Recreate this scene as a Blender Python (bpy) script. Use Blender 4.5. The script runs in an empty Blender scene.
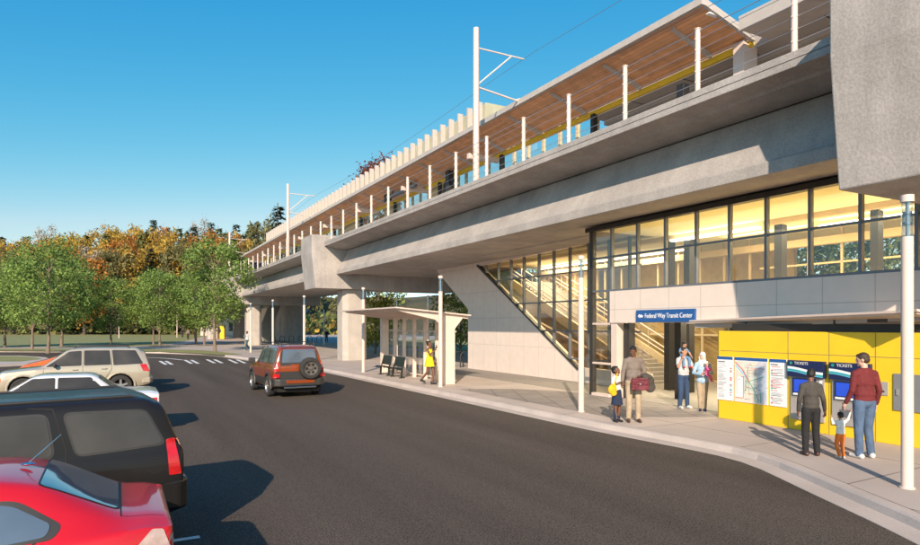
import bpy, bmesh, math, random
from mathutils import Vector, Matrix, Quaternion
from mathutils.bvhtree import BVHTree
R = math.radians
PI = math.pi
sc = bpy.context.scene
C = sc.collection
TH = R(28.5)                      # direction of the viaduct's normal
NX, NY = math.cos(TH), math.sin(TH)
CH = 2.35                         # eye height above the pavement
ROADZ = -0.13

# ------------------------------------------------------------------ placing helpers
def V(D, s, z=0.0):               # station coordinates -> world
    return Vector((NX * D - NY * s, NY * D + NX * s, z))
def G(px, py, z=0.0):             # ground point seen at a spot of the survey photo
    Y = 630.0 * (CH - z) / (py - 325.0)
    return Vector(((px - 460.0) / 630.0 * Y, Y, z))
def put(o, label=None, cat=None, group=None, kind=None):
    if label: o['label'] = label
    if cat: o['category'] = cat
    if group: o['group'] = group
    if kind: o['kind'] = kind
    return o
def thing(name, label, cat, loc=(0, 0, 0), rot=0.0, group=None):
    o = bpy.data.objects.new(name, None); C.objects.link(o)
    o.empty_display_size = 0.2
    o.location = loc; o.rotation_euler = (0, 0, rot)
    return put(o, label, cat, group)
def vthing(name, label, cat, D, s, z=0.0, group=None):
    return thing(name, label, cat, V(D, s, z), TH, group)
def dup(root, loc=None, rot=None, label=None, scale=None):
    kids = [c for c in bpy.data.objects if c.parent == root]
    r = root.copy(); C.objects.link(r)
    if loc is not None: r.location = loc
    if rot is not None: r.rotation_euler = (0, 0, rot)
    if scale is not None: r.scale = scale if hasattr(scale, '__len__') else (scale,) * 3
    if label: r['label'] = label
    for k in kids:
        sub = [c for c in bpy.data.objects if c.parent == k]
        c = k.copy(); C.objects.link(c); c.parent = r
        for g in sub:
            d = g.copy(); C.objects.link(d); d.parent = c
    return r

# ------------------------------------------------------------------ materials
def nt(m):
    m.use_nodes = True
    t = m.node_tree
    for n in list(t.nodes): t.nodes.remove(n)
    return t
def pm(name, col, rough=0.6, metal=0.0, var=0.12, scale=4.0, bump=0.0, bscale=60.0, coat=0.0, spec=0.5, emit=None, es=1.0, fine=0.0, stretch=None, island=0.0, trans=0.0, streak=0.0):
    m = bpy.data.materials.new(name); t = nt(m); N = t.nodes; L = t.links
    out = N.new('ShaderNodeOutputMaterial'); b = N.new('ShaderNodeBsdfPrincipled')
    L.new(b.outputs[0], out.inputs[0])
    tc = N.new('ShaderNodeTexCoord'); mp = N.new('ShaderNodeMapping'); L.new(tc.outputs['Object'], mp.inputs[0])
    if stretch: mp.inputs['Scale'].default_value = stretch
    nz = N.new('ShaderNodeTexNoise'); nz.inputs['Scale'].default_value = scale; nz.inputs['Detail'].default_value = 6
    L.new(mp.outputs[0], nz.inputs[0])
    rp = N.new('ShaderNodeMapRange'); rp.inputs[1].default_value = 0.3; rp.inputs[2].default_value = 0.7
    rp.inputs[3].default_value = 1 - var; rp.inputs[4].default_value = 1 + var
    L.new(nz.outputs[0], rp.inputs[0])
    mul = N.new('ShaderNodeMix'); mul.data_type = 'RGBA'; mul.blend_type = 'MULTIPLY'; mul.inputs[0].default_value = 1
    mul.inputs[6].default_value = (*col, 1)
    val = rp.outputs[0]
    def mulv(a, bb):
        x = N.new('ShaderNodeMath'); x.operation = 'MULTIPLY'; L.new(a, x.inputs[0]); L.new(bb, x.inputs[1]); return x.outputs[0]
    if fine:
        n2 = N.new('ShaderNodeTexNoise'); n2.inputs['Scale'].default_value = bscale; n2.inputs['Detail'].default_value = 3
        L.new(tc.outputs['Object'], n2.inputs[0])
        r2 = N.new('ShaderNodeMapRange'); r2.inputs[1].default_value = 0.3; r2.inputs[2].default_value = 0.7
        r2.inputs[3].default_value = 1 - fine; r2.inputs[4].default_value = 1 + fine
        L.new(n2.outputs[0], r2.inputs[0]); val = mulv(val, r2.outputs[0])
    if streak:
        mp3 = N.new('ShaderNodeMapping'); mp3.inputs['Scale'].default_value = (2.2, 2.2, 0.12); L.new(tc.outputs['Object'], mp3.inputs[0])
        n3 = N.new('ShaderNodeTexNoise'); n3.inputs['Scale'].default_value = 1.5; n3.inputs['Detail'].default_value = 5
        L.new(mp3.outputs[0], n3.inputs[0])
        r3 = N.new('ShaderNodeMapRange'); r3.inputs[1].default_value = 0.35; r3.inputs[2].default_value = 0.7
        r3.inputs[3].default_value = 1; r3.inputs[4].default_value = 1 - streak
        L.new(n3.outputs[0], r3.inputs[0]); val = mulv(val, r3.outputs[0])
    if island:
        g = N.new('ShaderNodeNewGeometry')
        r4 = N.new('ShaderNodeMapRange'); r4.inputs[3].default_value = 1 - island; r4.inputs[4].default_value = 1 + island
        L.new(g.outputs['Random Per Island'], r4.inputs[0]); val = mulv(val, r4.outputs[0])
    cb = N.new('ShaderNodeCombineColor')
    for i in range(3): L.new(val, cb.inputs[i])
    L.new(cb.outputs[0], mul.inputs[7]); L.new(mul.outputs[2], b.inputs['Base Color'])
    b.inputs['Roughness'].default_value = rough; b.inputs['Metallic'].default_value = metal
    b.inputs['Coat Weight'].default_value = coat; b.inputs['Coat Roughness'].default_value = 0.04
    b.inputs['Specular IOR Level'].default_value = spec
    if bump:
        nb = N.new('ShaderNodeTexNoise'); nb.inputs['Scale'].default_value = bscale; nb.inputs['Detail'].default_value = 4
        L.new(tc.outputs['Object'], nb.inputs[0])
        bp = N.new('ShaderNodeBump'); bp.inputs['Strength'].default_value = min(1, bump); bp.inputs['Distance'].default_value = 0.02
        L.new(nb.outputs[0], bp.inputs['Height']); L.new(bp.outputs[0], b.inputs['Normal'])
    if emit:
        b.inputs['Emission Color'].default_value = (*emit, 1); b.inputs['Emission Strength'].default_value = es
    if trans:
        tr = N.new('ShaderNodeBsdfTranslucent'); L.new(mul.outputs[2], tr.inputs[0])
        mx = N.new('ShaderNodeMixShader'); mx.inputs[0].default_value = trans
        L.new(b.outputs[0], mx.inputs[1]); L.new(tr.outputs[0], mx.inputs[2]); L.new(mx.outputs[0], out.inputs[0])
    return m
def brick_mat(name, col, joint, bw, rh, mortar=0.012, rough=0.7, rot=0.0, var=0.1, scale=3.0, offset=0.0, colvar=0.06, bump=0.15, plane='xy', fine=0.0):
    """material with joints on a regular grid, for paving, cladding panels and boards"""
    m = bpy.data.materials.new(name); t = nt(m); N = t.nodes; L = t.links
    out = N.new('ShaderNodeOutputMaterial'); b = N.new('ShaderNodeBsdfPrincipled'); L.new(b.outputs[0], out.inputs[0])
    tc = N.new('ShaderNodeTexCoord'); mp = N.new('ShaderNodeMapping'); 
    if plane == 'yz':
        sp = N.new('ShaderNodeSeparateXYZ'); cx = N.new('ShaderNodeCombineXYZ')
        L.new(tc.outputs['Object'], sp.inputs[0]); L.new(sp.outputs[1], cx.inputs[0]); L.new(sp.outputs[2], cx.inputs[1])
        L.new(cx.outputs[0], mp.inputs[0])
    else:
        L.new(tc.outputs['Object'], mp.inputs[0])
    mp.inputs['Rotation'].default_value = (0, 0, rot)
    bt = N.new('ShaderNodeTexBrick'); L.new(mp.outputs[0], bt.inputs[0])
    bt.offset = offset; bt.inputs['Scale'].default_value = 1
    bt.inputs['Brick Width'].default_value = bw; bt.inputs['Row Height'].default_value = rh
    bt.inputs['Mortar Size'].default_value = mortar; bt.inputs['Mortar Smooth'].default_value = 0.1
    c = Vector(col)
    bt.inputs['Color1'].default_value = (*(c * (1 - colvar)), 1); bt.inputs['Color2'].default_value = (*(c * (1 + colvar)), 1)
    bt.inputs['Mortar'].default_value = (*joint, 1)
    nz = N.new('ShaderNodeTexNoise'); nz.inputs['Scale'].default_value = scale; nz.inputs['Detail'].default_value = 7
    L.new(tc.outputs['Object'], nz.inputs[0])
    rp = N.new('ShaderNodeMapRange'); rp.inputs[1].default_value = 0.3; rp.inputs[2].default_value = 0.7
    rp.inputs[3].default_value = 1 - var; rp.inputs[4].default_value = 1 + var; L.new(nz.outputs[0], rp.inputs[0])
    val = rp.outputs[0]
    if fine:
        n2 = N.new('ShaderNodeTexNoise'); n2.inputs['Scale'].default_value = 45; L.new(tc.outputs['Object'], n2.inputs[0])
        r2 = N.new('ShaderNodeMapRange'); r2.inputs[1].default_value = 0.3; r2.inputs[2].default_value = 0.7
        r2.inputs[3].default_value = 1 - fine; r2.inputs[4].default_value = 1 + fine; L.new(n2.outputs[0], r2.inputs[0])
        x = N.new('ShaderNodeMath'); x.operation = 'MULTIPLY'; L.new(val, x.inputs[0]); L.new(r2.outputs[0], x.inputs[1]); val = x.outputs[0]
    cb = N.new('ShaderNodeCombineColor')
    for i in range(3): L.new(val, cb.inputs[i])
    mul = N.new('ShaderNodeMix'); mul.data_type = 'RGBA'; mul.blend_type = 'MULTIPLY'; mul.inputs[0].default_value = 1
    L.new(bt.outputs['Color'], mul.inputs[6]); L.new(cb.outputs[0], mul.inputs[7]); L.new(mul.outputs[2], b.inputs['Base Color'])
    b.inputs['Roughness'].default_value = rough
    if bump:
        bp = N.new('ShaderNodeBump'); bp.inputs['Strength'].default_value = bump; bp.inputs['Distance'].default_value = 0.01; bp.invert = True
        L.new(bt.outputs['Fac'], bp.inputs['Height']); L.new(bp.outputs[0], b.inputs['Normal'])
    return m
def glass_mat(name, tint=(1, 1, 1), refl=0.12, rough=0.02, dark=0.0):
    m = bpy.data.materials.new(name); t = nt(m); N = t.nodes; L = t.links
    out = N.new('ShaderNodeOutputMaterial')
    tr = N.new('ShaderNodeBsdfTransparent'); tr.inputs[0].default_value = (*tint, 1)
    gl = N.new('ShaderNodeBsdfGlossy'); gl.inputs['Roughness'].default_value = rough; gl.inputs[0].default_value = (1, 1, 1, 1)
    l0 = N.new('ShaderNodeLayerWeight'); l0.inputs[0].default_value = 0.5
    lw = N.new('ShaderNodeMath'); lw.operation = 'POWER'; L.new(l0.outputs['Facing'], lw.inputs[0]); lw.inputs[1].default_value = 4.0
    mr = N.new('ShaderNodeMapRange'); mr.inputs[3].default_value = refl; mr.inputs[4].default_value = 0.8
    nz = N.new('ShaderNodeTexNoise'); nz.inputs['Scale'].default_value = 0.8
    tc = N.new('ShaderNodeTexCoord'); L.new(tc.outputs['Object'], nz.inputs[0])
    bp = N.new('ShaderNodeBump'); bp.inputs['Strength'].default_value = 0.03; L.new(nz.outputs[0], bp.inputs['Height']); L.new(bp.outputs[0], gl.inputs['Normal'])
    L.new(lw.outputs[0], mr.inputs[0])
    mx = N.new('ShaderNodeMixShader'); L.new(mr.outputs[0], mx.inputs[0]); L.new(tr.outputs[0], mx.inputs[1]); L.new(gl.outputs[0], mx.inputs[2])
    L.new(mx.outputs[0], out.inputs[0])
    return m

M = {}
M['concrete'] = pm('light_concrete', (0.41, 0.368, 0.335), 0.85, var=0.15, scale=0.9, bump=0.3, bscale=22, fine=0.13, streak=0.12)
M['concrete_col'] = pm('column_concrete', (0.46, 0.41, 0.36), 0.85, var=0.1, scale=1.5, bump=0.2, bscale=30, fine=0.06, streak=0.08)
M['asphalt'] = pm('asphalt', (0.090, 0.071, 0.056), 0.95, var=0.2, scale=0.45, stretch=(1.6, .10, 1), bump=0.4, bscale=60, fine=0.8, spec=0.15)
M['walk'] = brick_mat('pale_pavement', (0.45, 0.375, 0.325), (0.20, 0.165, 0.145), 3.0, 2.6, 0.016, 0.85, rot=R(-30), var=0.09, scale=0.7, fine=0.07)
M['curb'] = pm('kerb_concrete', (0.47, 0.395, 0.345), 0.85, var=0.1, scale=1.2, bump=0.15, bscale=40, fine=0.08)
M['pavers'] = brick_mat('plaza_pavers', (0.27, 0.23, 0.20), (0.085, 0.07, 0.06), 0.77, 0.30, 0.012, 0.8, rot=R(-3), var=0.12, scale=1.5, colvar=0.05, fine=0.08)
M['grass'] = pm('lawn', (0.235, 0.23, 0.08), 0.9, var=0.22, scale=0.7, bump=0.8, bscale=30, fine=0.35)
M['rough_ground'] = pm('field_ground', (0.10, 0.11, 0.045), 0.95, var=0.3, scale=0.05, fine=0.2, bscale=2)
M['hill'] = pm('wooded_hill', (0.09, 0.075, 0.03), 0.95, var=0.35, scale=0.06, fine=0.3, bscale=1.0)
M['paint_white'] = pm('road_paint', (0.72, 0.70, 0.66), 0.7, var=0.12, scale=6, fine=0.15)
M['metal_white'] = pm('cream_painted_steel', (0.69, 0.55, 0.47), 0.45, var=0.04, scale=3)
M['steel_grey'] = pm('grey_steel_frame', (0.17, 0.18, 0.20), 0.4, metal=0.3, var=0.06)
M['steel_dark'] = pm('dark_bronze_frame', (0.045, 0.04, 0.036), 0.45, metal=0.3, var=0.1)
M['steel_cable'] = pm('stainless_cable', (0.6, 0.58, 0.56), 0.3, metal=0.7, var=0.05)
M['panel'] = brick_mat('cladding_panel', (0.72, 0.61, 0.53), (0.50, 0.43, 0.37), 1.13, 1.42, 0.011, 0.55, var=0.03, colvar=0.01, plane='yz', bump=0.2)
M['wallpanel'] = brick_mat('wall_panels', (0.72, 0.61, 0.53), (0.54, 0.46, 0.40), 1.2, 1.35, 0.012, 0.6, var=0.04, colvar=0.015, plane='yz', bump=0.2)
M['yellow'] = pm('yellow_panel', (0.86, 0.54, 0.02), 0.32, var=0.03, scale=2, spec=0.5)
M['yellow_edge'] = pm('yellow_beam', (0.85, 0.55, 0.03), 0.5, var=0.05)
M['seam'] = pm('panel_joint', (0.28, 0.22, 0.08), 0.7)
M['wood'] = brick_mat('timber_soffit', (0.80, 0.40, 0.19), (0.50, 0.24, 0.10), 0.14, 3.6, 0.006, 0.55, rot=R(0), var=0.14, scale=2.5, offset=0.5, colvar=0.16)
M['roof_white'] = pm('white_roof_edge', (0.50, 0.44, 0.39), 0.5, var=0.06)
M['soffit_grey'] = brick_mat('grey_soffit_boards', (0.42, 0.38, 0.345), (0.07, 0.06, 0.055), 12, 2.4, 0.03, 0.7, var=0.06, scale=1.0, colvar=0.02)
M['glass'] = glass_mat('clear_glazing', (0.93, 0.91, 0.85), 0.075)
M['glass_shelter'] = glass_mat('shelter_glass', (0.93, 0.96, 0.96), 0.04)
M['glass_grey'] = glass_mat('lamp_lens_glass', (0.72, 0.78, 0.84), 0.15)
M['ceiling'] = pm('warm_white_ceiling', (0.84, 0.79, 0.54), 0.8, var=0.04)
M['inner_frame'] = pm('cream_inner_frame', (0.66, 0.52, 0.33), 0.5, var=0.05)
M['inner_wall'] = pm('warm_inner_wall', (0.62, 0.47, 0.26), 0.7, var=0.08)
M['inner_floor'] = pm('hall_floor', (0.26, 0.23, 0.20), 0.6, var=0.08)
M['dark_wood'] = pm('brown_stair_cladding', (0.22, 0.12, 0.05), 0.5, var=0.15, scale=4)
M['lamp_glow'] = pm('light_strip', (0.9, 0.9, 0.9), 0.5, emit=(1.0, 0.90, 0.70), es=4.0)
M['blue_sign'] = pm('blue_sign_face', (0.018, 0.095, 0.30), 0.4, var=0.03)
M['white'] = pm('white_face', (0.80, 0.79, 0.77), 0.6, var=0.02)
M['bench'] = pm('dark_green_bench', (0.018, 0.022, 0.018), 0.35, var=0.1)
M['grey_door'] = pm('grey_door_panel', (0.20, 0.20, 0.20), 0.5, var=0.05)
M['machine'] = pm('brushed_machine_face', (0.42, 0.38, 0.35), 0.45, metal=0.2, var=0.05)
M['navy'] = pm('navy_face', (0.012, 0.02, 0.075), 0.35, var=0.02)
M['teal'] = pm('green_wave', (0.02, 0.30, 0.20), 0.4, var=0.02)
M['wave_blue'] = pm('blue_wave', (0.10, 0.42, 0.62), 0.4, var=0.02)
M['screen'] = pm('lit_blue_screen', (0.02, 0.06, 0.4), 0.3, emit=(0.02, 0.08, 0.65), es=0.25)
M['black'] = pm('black_plastic', (0.02, 0.02, 0.02), 0.5, var=0.1)
M['bark'] = pm('tree_bark', (0.19, 0.14, 0.10), 0.9, var=0.3, scale=8, bump=0.6, bscale=25, stretch=(1, 1, 0.25))
M['bark_dark'] = pm('dark_bark', (0.09, 0.07, 0.055), 0.9, var=0.3, scale=6)
def leafmat(name, col, trans=0.42, island=0.45):
    return pm(name, col, 0.65, var=0.25, scale=0.8, island=island, trans=trans, spec=0.25)
M['leaf_green'] = leafmat('green_leaves', (0.225, 0.315, 0.078))
M['leaf_back'] = leafmat('deep_green_leaves', (0.19, 0.235, 0.06))
M['leaf_yellowgreen'] = leafmat('yellow_green_leaves', (0.36, 0.37, 0.08))
M['leaf_gold'] = leafmat('golden_leaves', (0.50, 0.33, 0.065))
M['leaf_orange'] = leafmat('orange_leaves', (0.46, 0.20, 0.045))
M['leaf_red'] = leafmat('russet_leaves', (0.22, 0.06, 0.03))
M['leaf_olive'] = leafmat('olive_leaves', (0.21, 0.19, 0.075))
M['leaf_pale'] = leafmat('pale_bare_twigs', (0.34, 0.28, 0.22), 0.1)
M['needle'] = leafmat('conifer_needles', (0.05, 0.075, 0.038), 0.15)
M['needle_green'] = leafmat('green_conifer_needles', (0.17, 0.20, 0.06), 0.2)  # lighter, greener needle colour than the dark firs

# ------------------------------------------------------------------ mesh builder
class MB:
    def __init__(s, off=(0, 0, 0)):
        s.v = []; s.f = []; s.m = []; s.off = Vector(off)
    def add(s, vs, fs, m=0):
        n = len(s.v); s.v += [Vector(v) for v in vs]
        s.f += [tuple(i + n for i in f) for f in fs]; s.m += [m] * len(fs); return s
    def box(s, x0, x1, y0, y1, z0, z1, m=0):
        vs = [(x, y, z) for x in (x0, x1) for y in (y0, y1) for z in (z0, z1)]
        return s.add(vs, [(0, 1, 3, 2), (4, 6, 7, 5), (0, 4, 5, 1), (2, 3, 7, 6), (0, 2, 6, 4), (1, 5, 7, 3)], m)
    def prism(s, poly, axis, a, b, m=0):
        n = len(poly)
        def p(u, v, w):
            return {'x': (w, u, v), 'y': (u, w, v), 'z': (u, v, w)}[axis]
        vs = [p(u, v, a) for u, v in poly] + [p(u, v, b) for u, v in poly]
        fs = [tuple(range(n)), tuple(range(2 * n - 1, n - 1, -1))] + [(i, (i + 1) % n, n + (i + 1) % n, n + i) for i in range(n)]
        return s.add(vs, fs, m)
    def loft(s, p0, p1, m=0):
        n = len(p0)
        fs = [tuple(range(n)), tuple(range(2 * n - 1, n - 1, -1))] + [(i, (i + 1) % n, n + (i + 1) % n, n + i) for i in range(n)]
        return s.add(list(p0) + list(p1), fs, m)
    def tube(s, p, q, r, r2=None, n=10, m=0, cap=True):
        p = Vector(p); q = Vector(q); r2 = r if r2 is None else r2
        d = (q - p)
        if d.length < 1e-6: return s
        d.normalize(); a = d.orthogonal().normalized(); b = d.cross(a)
        vs = [p + (a * math.cos(2 * PI * i / n) + b * math.sin(2 * PI * i / n)) * r for i in range(n)]
        vs += [q + (a * math.cos(2 * PI * i / n) + b * math.sin(2 * PI * i / n)) * r2 for i in range(n)]
        fs = [(i, (i + 1) % n, n + (i + 1) % n, n + i) for i in range(n)]
        if cap: fs += [tuple(range(n)), tuple(range(n, 2 * n))]
        return s.add(vs, fs, m)
    def path(s, pts, r, n=8, m=0):
        rs = r if hasattr(r, '__len__') else [r] * len(pts)
        P = [Vector(p) for p in pts]; up = None; base = len(s.v); vs = []
        for i, p in enumerate(P):
            d = (P[min(i + 1, len(P) - 1)] - P[max(i - 1, 0)]).normalized()
            if up is None: up = d.orthogonal().normalized()
            up = (up - d * up.dot(d)).normalized(); b = d.cross(up)
            vs += [p + (up * math.cos(2 * PI * k / n) + b * math.sin(2 * PI * k / n)) * rs[i] for k in range(n)]
        fs = []
        for i in range(len(P) - 1):
            for k in range(n):
                fs.append((i * n + k, i * n + (k + 1) % n, (i + 1) * n + (k + 1) % n, (i + 1) * n + k))
        fs += [tuple(range(n)), tuple(range((len(P) - 1) * n, len(P) * n))]
        return s.add(vs, fs, m)
    def lathe(s, prof, c=(0, 0, 0), axis='z', n=24, m=0):
        c = Vector(c); vs = []
        for r, h in prof:
            for k in range(n):
                a = 2 * PI * k / n
                u, w = r * math.cos(a), r * math.sin(a)
                vs.append(c + Vector({'z': (u, w, h), 'y': (u, h, w), 'x': (h, u, w)}[axis]))
        fs = []
        for i in range(len(prof) - 1):
            for k in range(n):
                fs.append((i * n + k, i * n + (k + 1) % n, (i + 1) * n + (k + 1) % n, (i + 1) * n + k))
        return s.add(vs, fs, m)
    def sph(s, c, r, n=10, m=0, rot=None):
        r = r if hasattr(r, '__len__') else (r, r, r)
        c = Vector(c); k = n; j = max(4, n // 2 + 1); vs = []; fs = []
        for a in range(1, j):
            for b in range(k):
                p = Vector((math.sin(PI * a / j) * math.cos(2 * PI * b / k) * r[0], math.sin(PI * a / j) * math.sin(2 * PI * b / k) * r[1], math.cos(PI * a / j) * r[2]))
                vs.append(p)
        vs.append(Vector((0, 0, r[2]))); vs.append(Vector((0, 0, -r[2])))
        for a in range(j - 2):
            for b in range(k): fs.append((a * k + b, a * k + (b + 1) % k, (a + 1) * k + (b + 1) % k, (a + 1) * k + b))
        t, bt = len(vs) - 2, len(vs) - 1
        for b in range(k):
            fs.append((t, (b + 1) % k, b)); fs.append((bt, (j - 2) * k + b, (j - 2) * k + (b + 1) % k))
        if rot is not None: vs = [rot @ v for v in vs]
        return s.add([v + c for v in vs], fs, m)
    def cap(s, p, q, r, r2=None, n=10):        # tapered limb with round ends
        r2 = r if r2 is None else r2
        s.tube(p, q, r, r2, n); s.sph(p, r, n); s.sph(q, r2, n); return s
    def quad(s, a, b, c, d, m=0): return s.add([a, b, c, d], [(0, 1, 2, 3)], m)
    def mesh(s, name, mats, smooth=False, recalc=True):
        me = bpy.data.meshes.new(name)
        me.from_pydata([v - s.off for v in s.v], [], s.f)
        mats = mats if isinstance(mats, (list, tuple)) else [mats]
        for m in mats: me.materials.append(M[m] if isinstance(m, str) else m)
        if len(mats) > 1: me.polygons.foreach_set('material_index', s.m)
        if recalc:
            bm = bmesh.new(); bm.from_mesh(me); bmesh.ops.recalc_face_normals(bm, faces=bm.faces); bm.to_mesh(me); bm.free()
        if smooth:
            me.polygons.foreach_set('use_smooth', [True] * len(me.polygons))
            if smooth != 'all': me.set_sharp_from_angle(angle=R(38))
        return me
    def build(s, name, mats, parent=None, smooth=False, loc=None, bevel=0, recalc=True, **kw):
        o = bpy.data.objects.new(name, s.mesh(name, mats, smooth, recalc)); C.objects.link(o)
        if parent: o.parent = parent
        if loc is not None: o.location = loc
        if bevel:
            bv = o.modifiers.new('bevel', 'BEVEL'); bv.width = bevel; bv.segments = 2; bv.limit_method = 'ANGLE'
        if kw: put(o, **kw)
        return o
def baked(o):
    """apply the modifiers of an object, keep it as one plain mesh"""
    dg = bpy.context.evaluated_depsgraph_get(); dg.update()
    me = bpy.data.meshes.new_from_object(o.evaluated_get(dg), depsgraph=dg)
    old = o.data; o.modifiers.clear(); o.data = me
    return o
def textmesh(txt, size, mat, parent, loc, rot, name='lettering', ext=0.003, xs=1.0, align='LEFT'):
    cu = bpy.data.curves.new(name, 'FONT'); cu.body = txt; cu.size = size; cu.extrude = ext; cu.align_x = align; cu.align_y = 'CENTER'
    to = bpy.data.objects.new(name, cu); C.objects.link(to)
    dg = bpy.context.evaluated_depsgraph_get(); dg.update()
    me = bpy.data.meshes.new_from_object(to.evaluated_get(dg), depsgraph=dg)
    bpy.data.objects.remove(to)
    for v in me.vertices: v.co.x *= xs
    me.materials.clear(); me.materials.append(M[mat])
    o = bpy.data.objects.new(name, me); C.objects.link(o); o.parent = parent; o.location = loc; o.rotation_euler = rot
    return o
# ================================================================== GROUND
def sheet(name, pts, z, mat, kind='structure', label=None, thick=None, rnd=None):
    mb = MB()
    if thick: mb.prism([(p[0], p[1]) for p in pts], 'z', z - thick, z)
    else: mb.add([(p[0], p[1], z) for p in pts], [tuple(range(len(pts)))])
    o = mb.build(name, mat); put(o, kind=kind)
    if label: o['label'] = label
    bm = bmesh.new(); bm.from_mesh(o.data)
    if not thick:
        for f in bm.faces:
            if f.normal.z < 0: f.normal_flip()
    bmesh.ops.triangulate(bm, faces=[f for f in bm.faces if len(f.verts) > 4]); bm.to_mesh(o.data); bm.free()
    return o
def smooth_line(pts, n=6):
    P = [Vector((p[0], p[1])) for p in pts]; out = []
    for i in range(len(P) - 1):
        a = P[max(i - 1, 0)]; b = P[i]; c = P[i + 1]; d = P[min(i + 2, len(P) - 1)]
        for k in range(n):
            t = k / n
            out.append(0.5 * ((2 * b) + (c - a) * t + (2 * a - 5 * b + 4 * c - d) * t * t + (3 * b - a - 3 * c + d) * t ** 3))
    out.append(P[-1]); return out
def offset_line(P, d):
    out = []
    for i, p in enumerate(P):
        t = (P[min(i + 1, len(P) - 1)] - P[max(i - 1, 0)]).normalized()
        out.append(p + Vector((t.y, -t.x)) * d)
    return out
sheet('ground', [(-900, -120), (900, -120), (900, 1200), (-900, 1200)], -0.16, 'rough_ground')
rc_ = [(-140, -40), (30, -40), (30, 76), (-140, 76)]
o = sheet('road', [(NX * x + NY * y, -NY * x + NX * y) for x, y in rc_], ROADZ, 'asphalt'); o.rotation_euler = (0, 0, TH)
# far edge of the asphalt, read along the kerb from near right to far left
ce = [Vector((4.6, -12, 0)), Vector((4.85, 0, 0))] + [G(x, y, ROADZ) for x, y in ((869, 520), (820, 498), (745, 461.5), (720, 455.5), (588, 430), (440, 397.4), (331, 373.8), (290, 366.5), (251, 361.2), (222, 357), (201, 355), (160, 353.6), (100, 352.6), (0, 352.2), (-250, 352.2))]
def dense_line(P, step=.5, it=2):
    P = [Vector((p[0], p[1])) for p in P]; out = []
    for a, b in zip(P, P[1:]):
        n = max(1, int((b - a).length / step)); out += [a.lerp(b, k / n) for k in range(n)]
    out.append(P[-1])
    for _ in range(it): out = [out[0]] + [(out[i - 1] + out[i] * 2 + out[i + 1]) / 4 for i in range(1, len(out) - 1)] + [out[-1]]
    return out
edge = dense_line([(p.x, p.y) for p in ce])
# direction runs towards the far left; the station lies on its right-hand side
def band(a, b, z0, z1, name, mat, steps=1):
    mb = MB(); n = len(a)
    for i in range(n - 1):
        mb.quad((a[i].x, a[i].y, z0), (a[i + 1].x, a[i + 1].y, z0), (b[i + 1].x, b[i + 1].y, z1), (b[i].x, b[i].y, z1))
    return mb
gut = offset_line(edge, 0.34); face = offset_line(edge, 0.37); top = offset_line(edge, 0.55); joint = offset_line(edge, 0.565)
kb = MB()
def strip(mb, a, za, b, zb, m=0):
    for i in range(len(a) - 1):
        mb.quad((a[i].x, a[i].y, za), (a[i + 1].x, a[i + 1].y, za), (b[i + 1].x, b[i + 1].y, zb), (b[i].x, b[i].y, zb), m)
fc2 = offset_line(edge, 0.40)
strip(kb, edge, ROADZ - 0.02, edge, ROADZ + 0.006); strip(kb, edge, ROADZ + 0.006, gut, ROADZ + 0.012); strip(kb, gut, ROADZ + 0.012, face, -0.025); strip(kb, face, -0.025, fc2, 0.0); strip(kb, fc2, 0.0, top, 0.001); strip(kb, top, 0.001, joint, -0.012, 0)
kb.build('kerb', 'curb', smooth='all', kind='structure', recalc=False)
land = [(p.x, p.y) for p in joint] + [(-250, 78), (-250, 150), (120, 150), (120, -12)]
sheet('pavement', land, 0.0, 'walk')
# dark paver band of the plaza in front of the entrance
inner = offset_line(edge, 1.25)
pv = [p for p in inner if 15.9 < p.y < 23.0 and p.x < 6]
pv = [(p.x, p.y) for p in pv]
sheet('plaza_paving', [(pv[0][0], 16.1)] + pv + [(pv[-1][0] - 0.2, 23.1), (2.1, 23.1), (6.2, 20.9), (7.5, 16.4), (7.2, 16.1)], 0.004, 'pavers')
# lawns
sheet('lawn', [G(x, y)[:2] for x, y in ((-160, 333.6), (262, 333.6), (205, 336), (186, 341), (160, 345.5), (100, 346.8), (0, 347), (-160, 347))], 0.006, 'grass', kind='stuff', label='mown lawn behind the street trees')
g2 = [G(x, y)[:2] for x, y in ((-160, 348.8), (60, 348.8), (150, 349), (200, 350.2), (243, 354.3), (222, 355.2), (200, 353.3), (160, 351.9), (100, 351.1), (0, 350.7), (-160, 350.7))]
sheet('verge', g2, 0.006, 'grass', kind='stuff', label='narrow grass verge along the far kerb')
sheet('far_lawn', [tuple(V(D, s)[:2]) for D, s in ((28, 4), (60, 4), (60, 90), (28, 90), (25, 66), (27, 40))], 0.006, 'grass', kind='stuff', label='lawn under the trees behind the station')
sheet('side_street', [tuple(V(D, s)[:2]) for D, s in ((60.2, -20), (72, -20), (72, 130), (60.2, 130))], 0.012, 'asphalt')
sheet('far_road', [G(x, y)[:2] for x, y in ((-200, 331.2), (240, 331.2), (250, 333), (-200, 333))], 0.012, 'walk')
# traffic island on the left with its path
isl = [G(x, y, 0)[:2] for x, y in ((-160, 355.5), (20, 355.5), (45, 357), (52, 359.5), (40, 363), (-30, 366), (-160, 368))]
sheet('traffic_island', isl, -0.01, 'curb', thick=0.13)
sheet('island_grass', [G(x, y, 0)[:2] for x, y in ((-160, 356.1), (16, 356.1), (36, 357.3), (42, 359), (20, 361.4), (-160, 362))], -0.004, 'grass', kind='stuff', label='grass on the traffic island')
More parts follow.
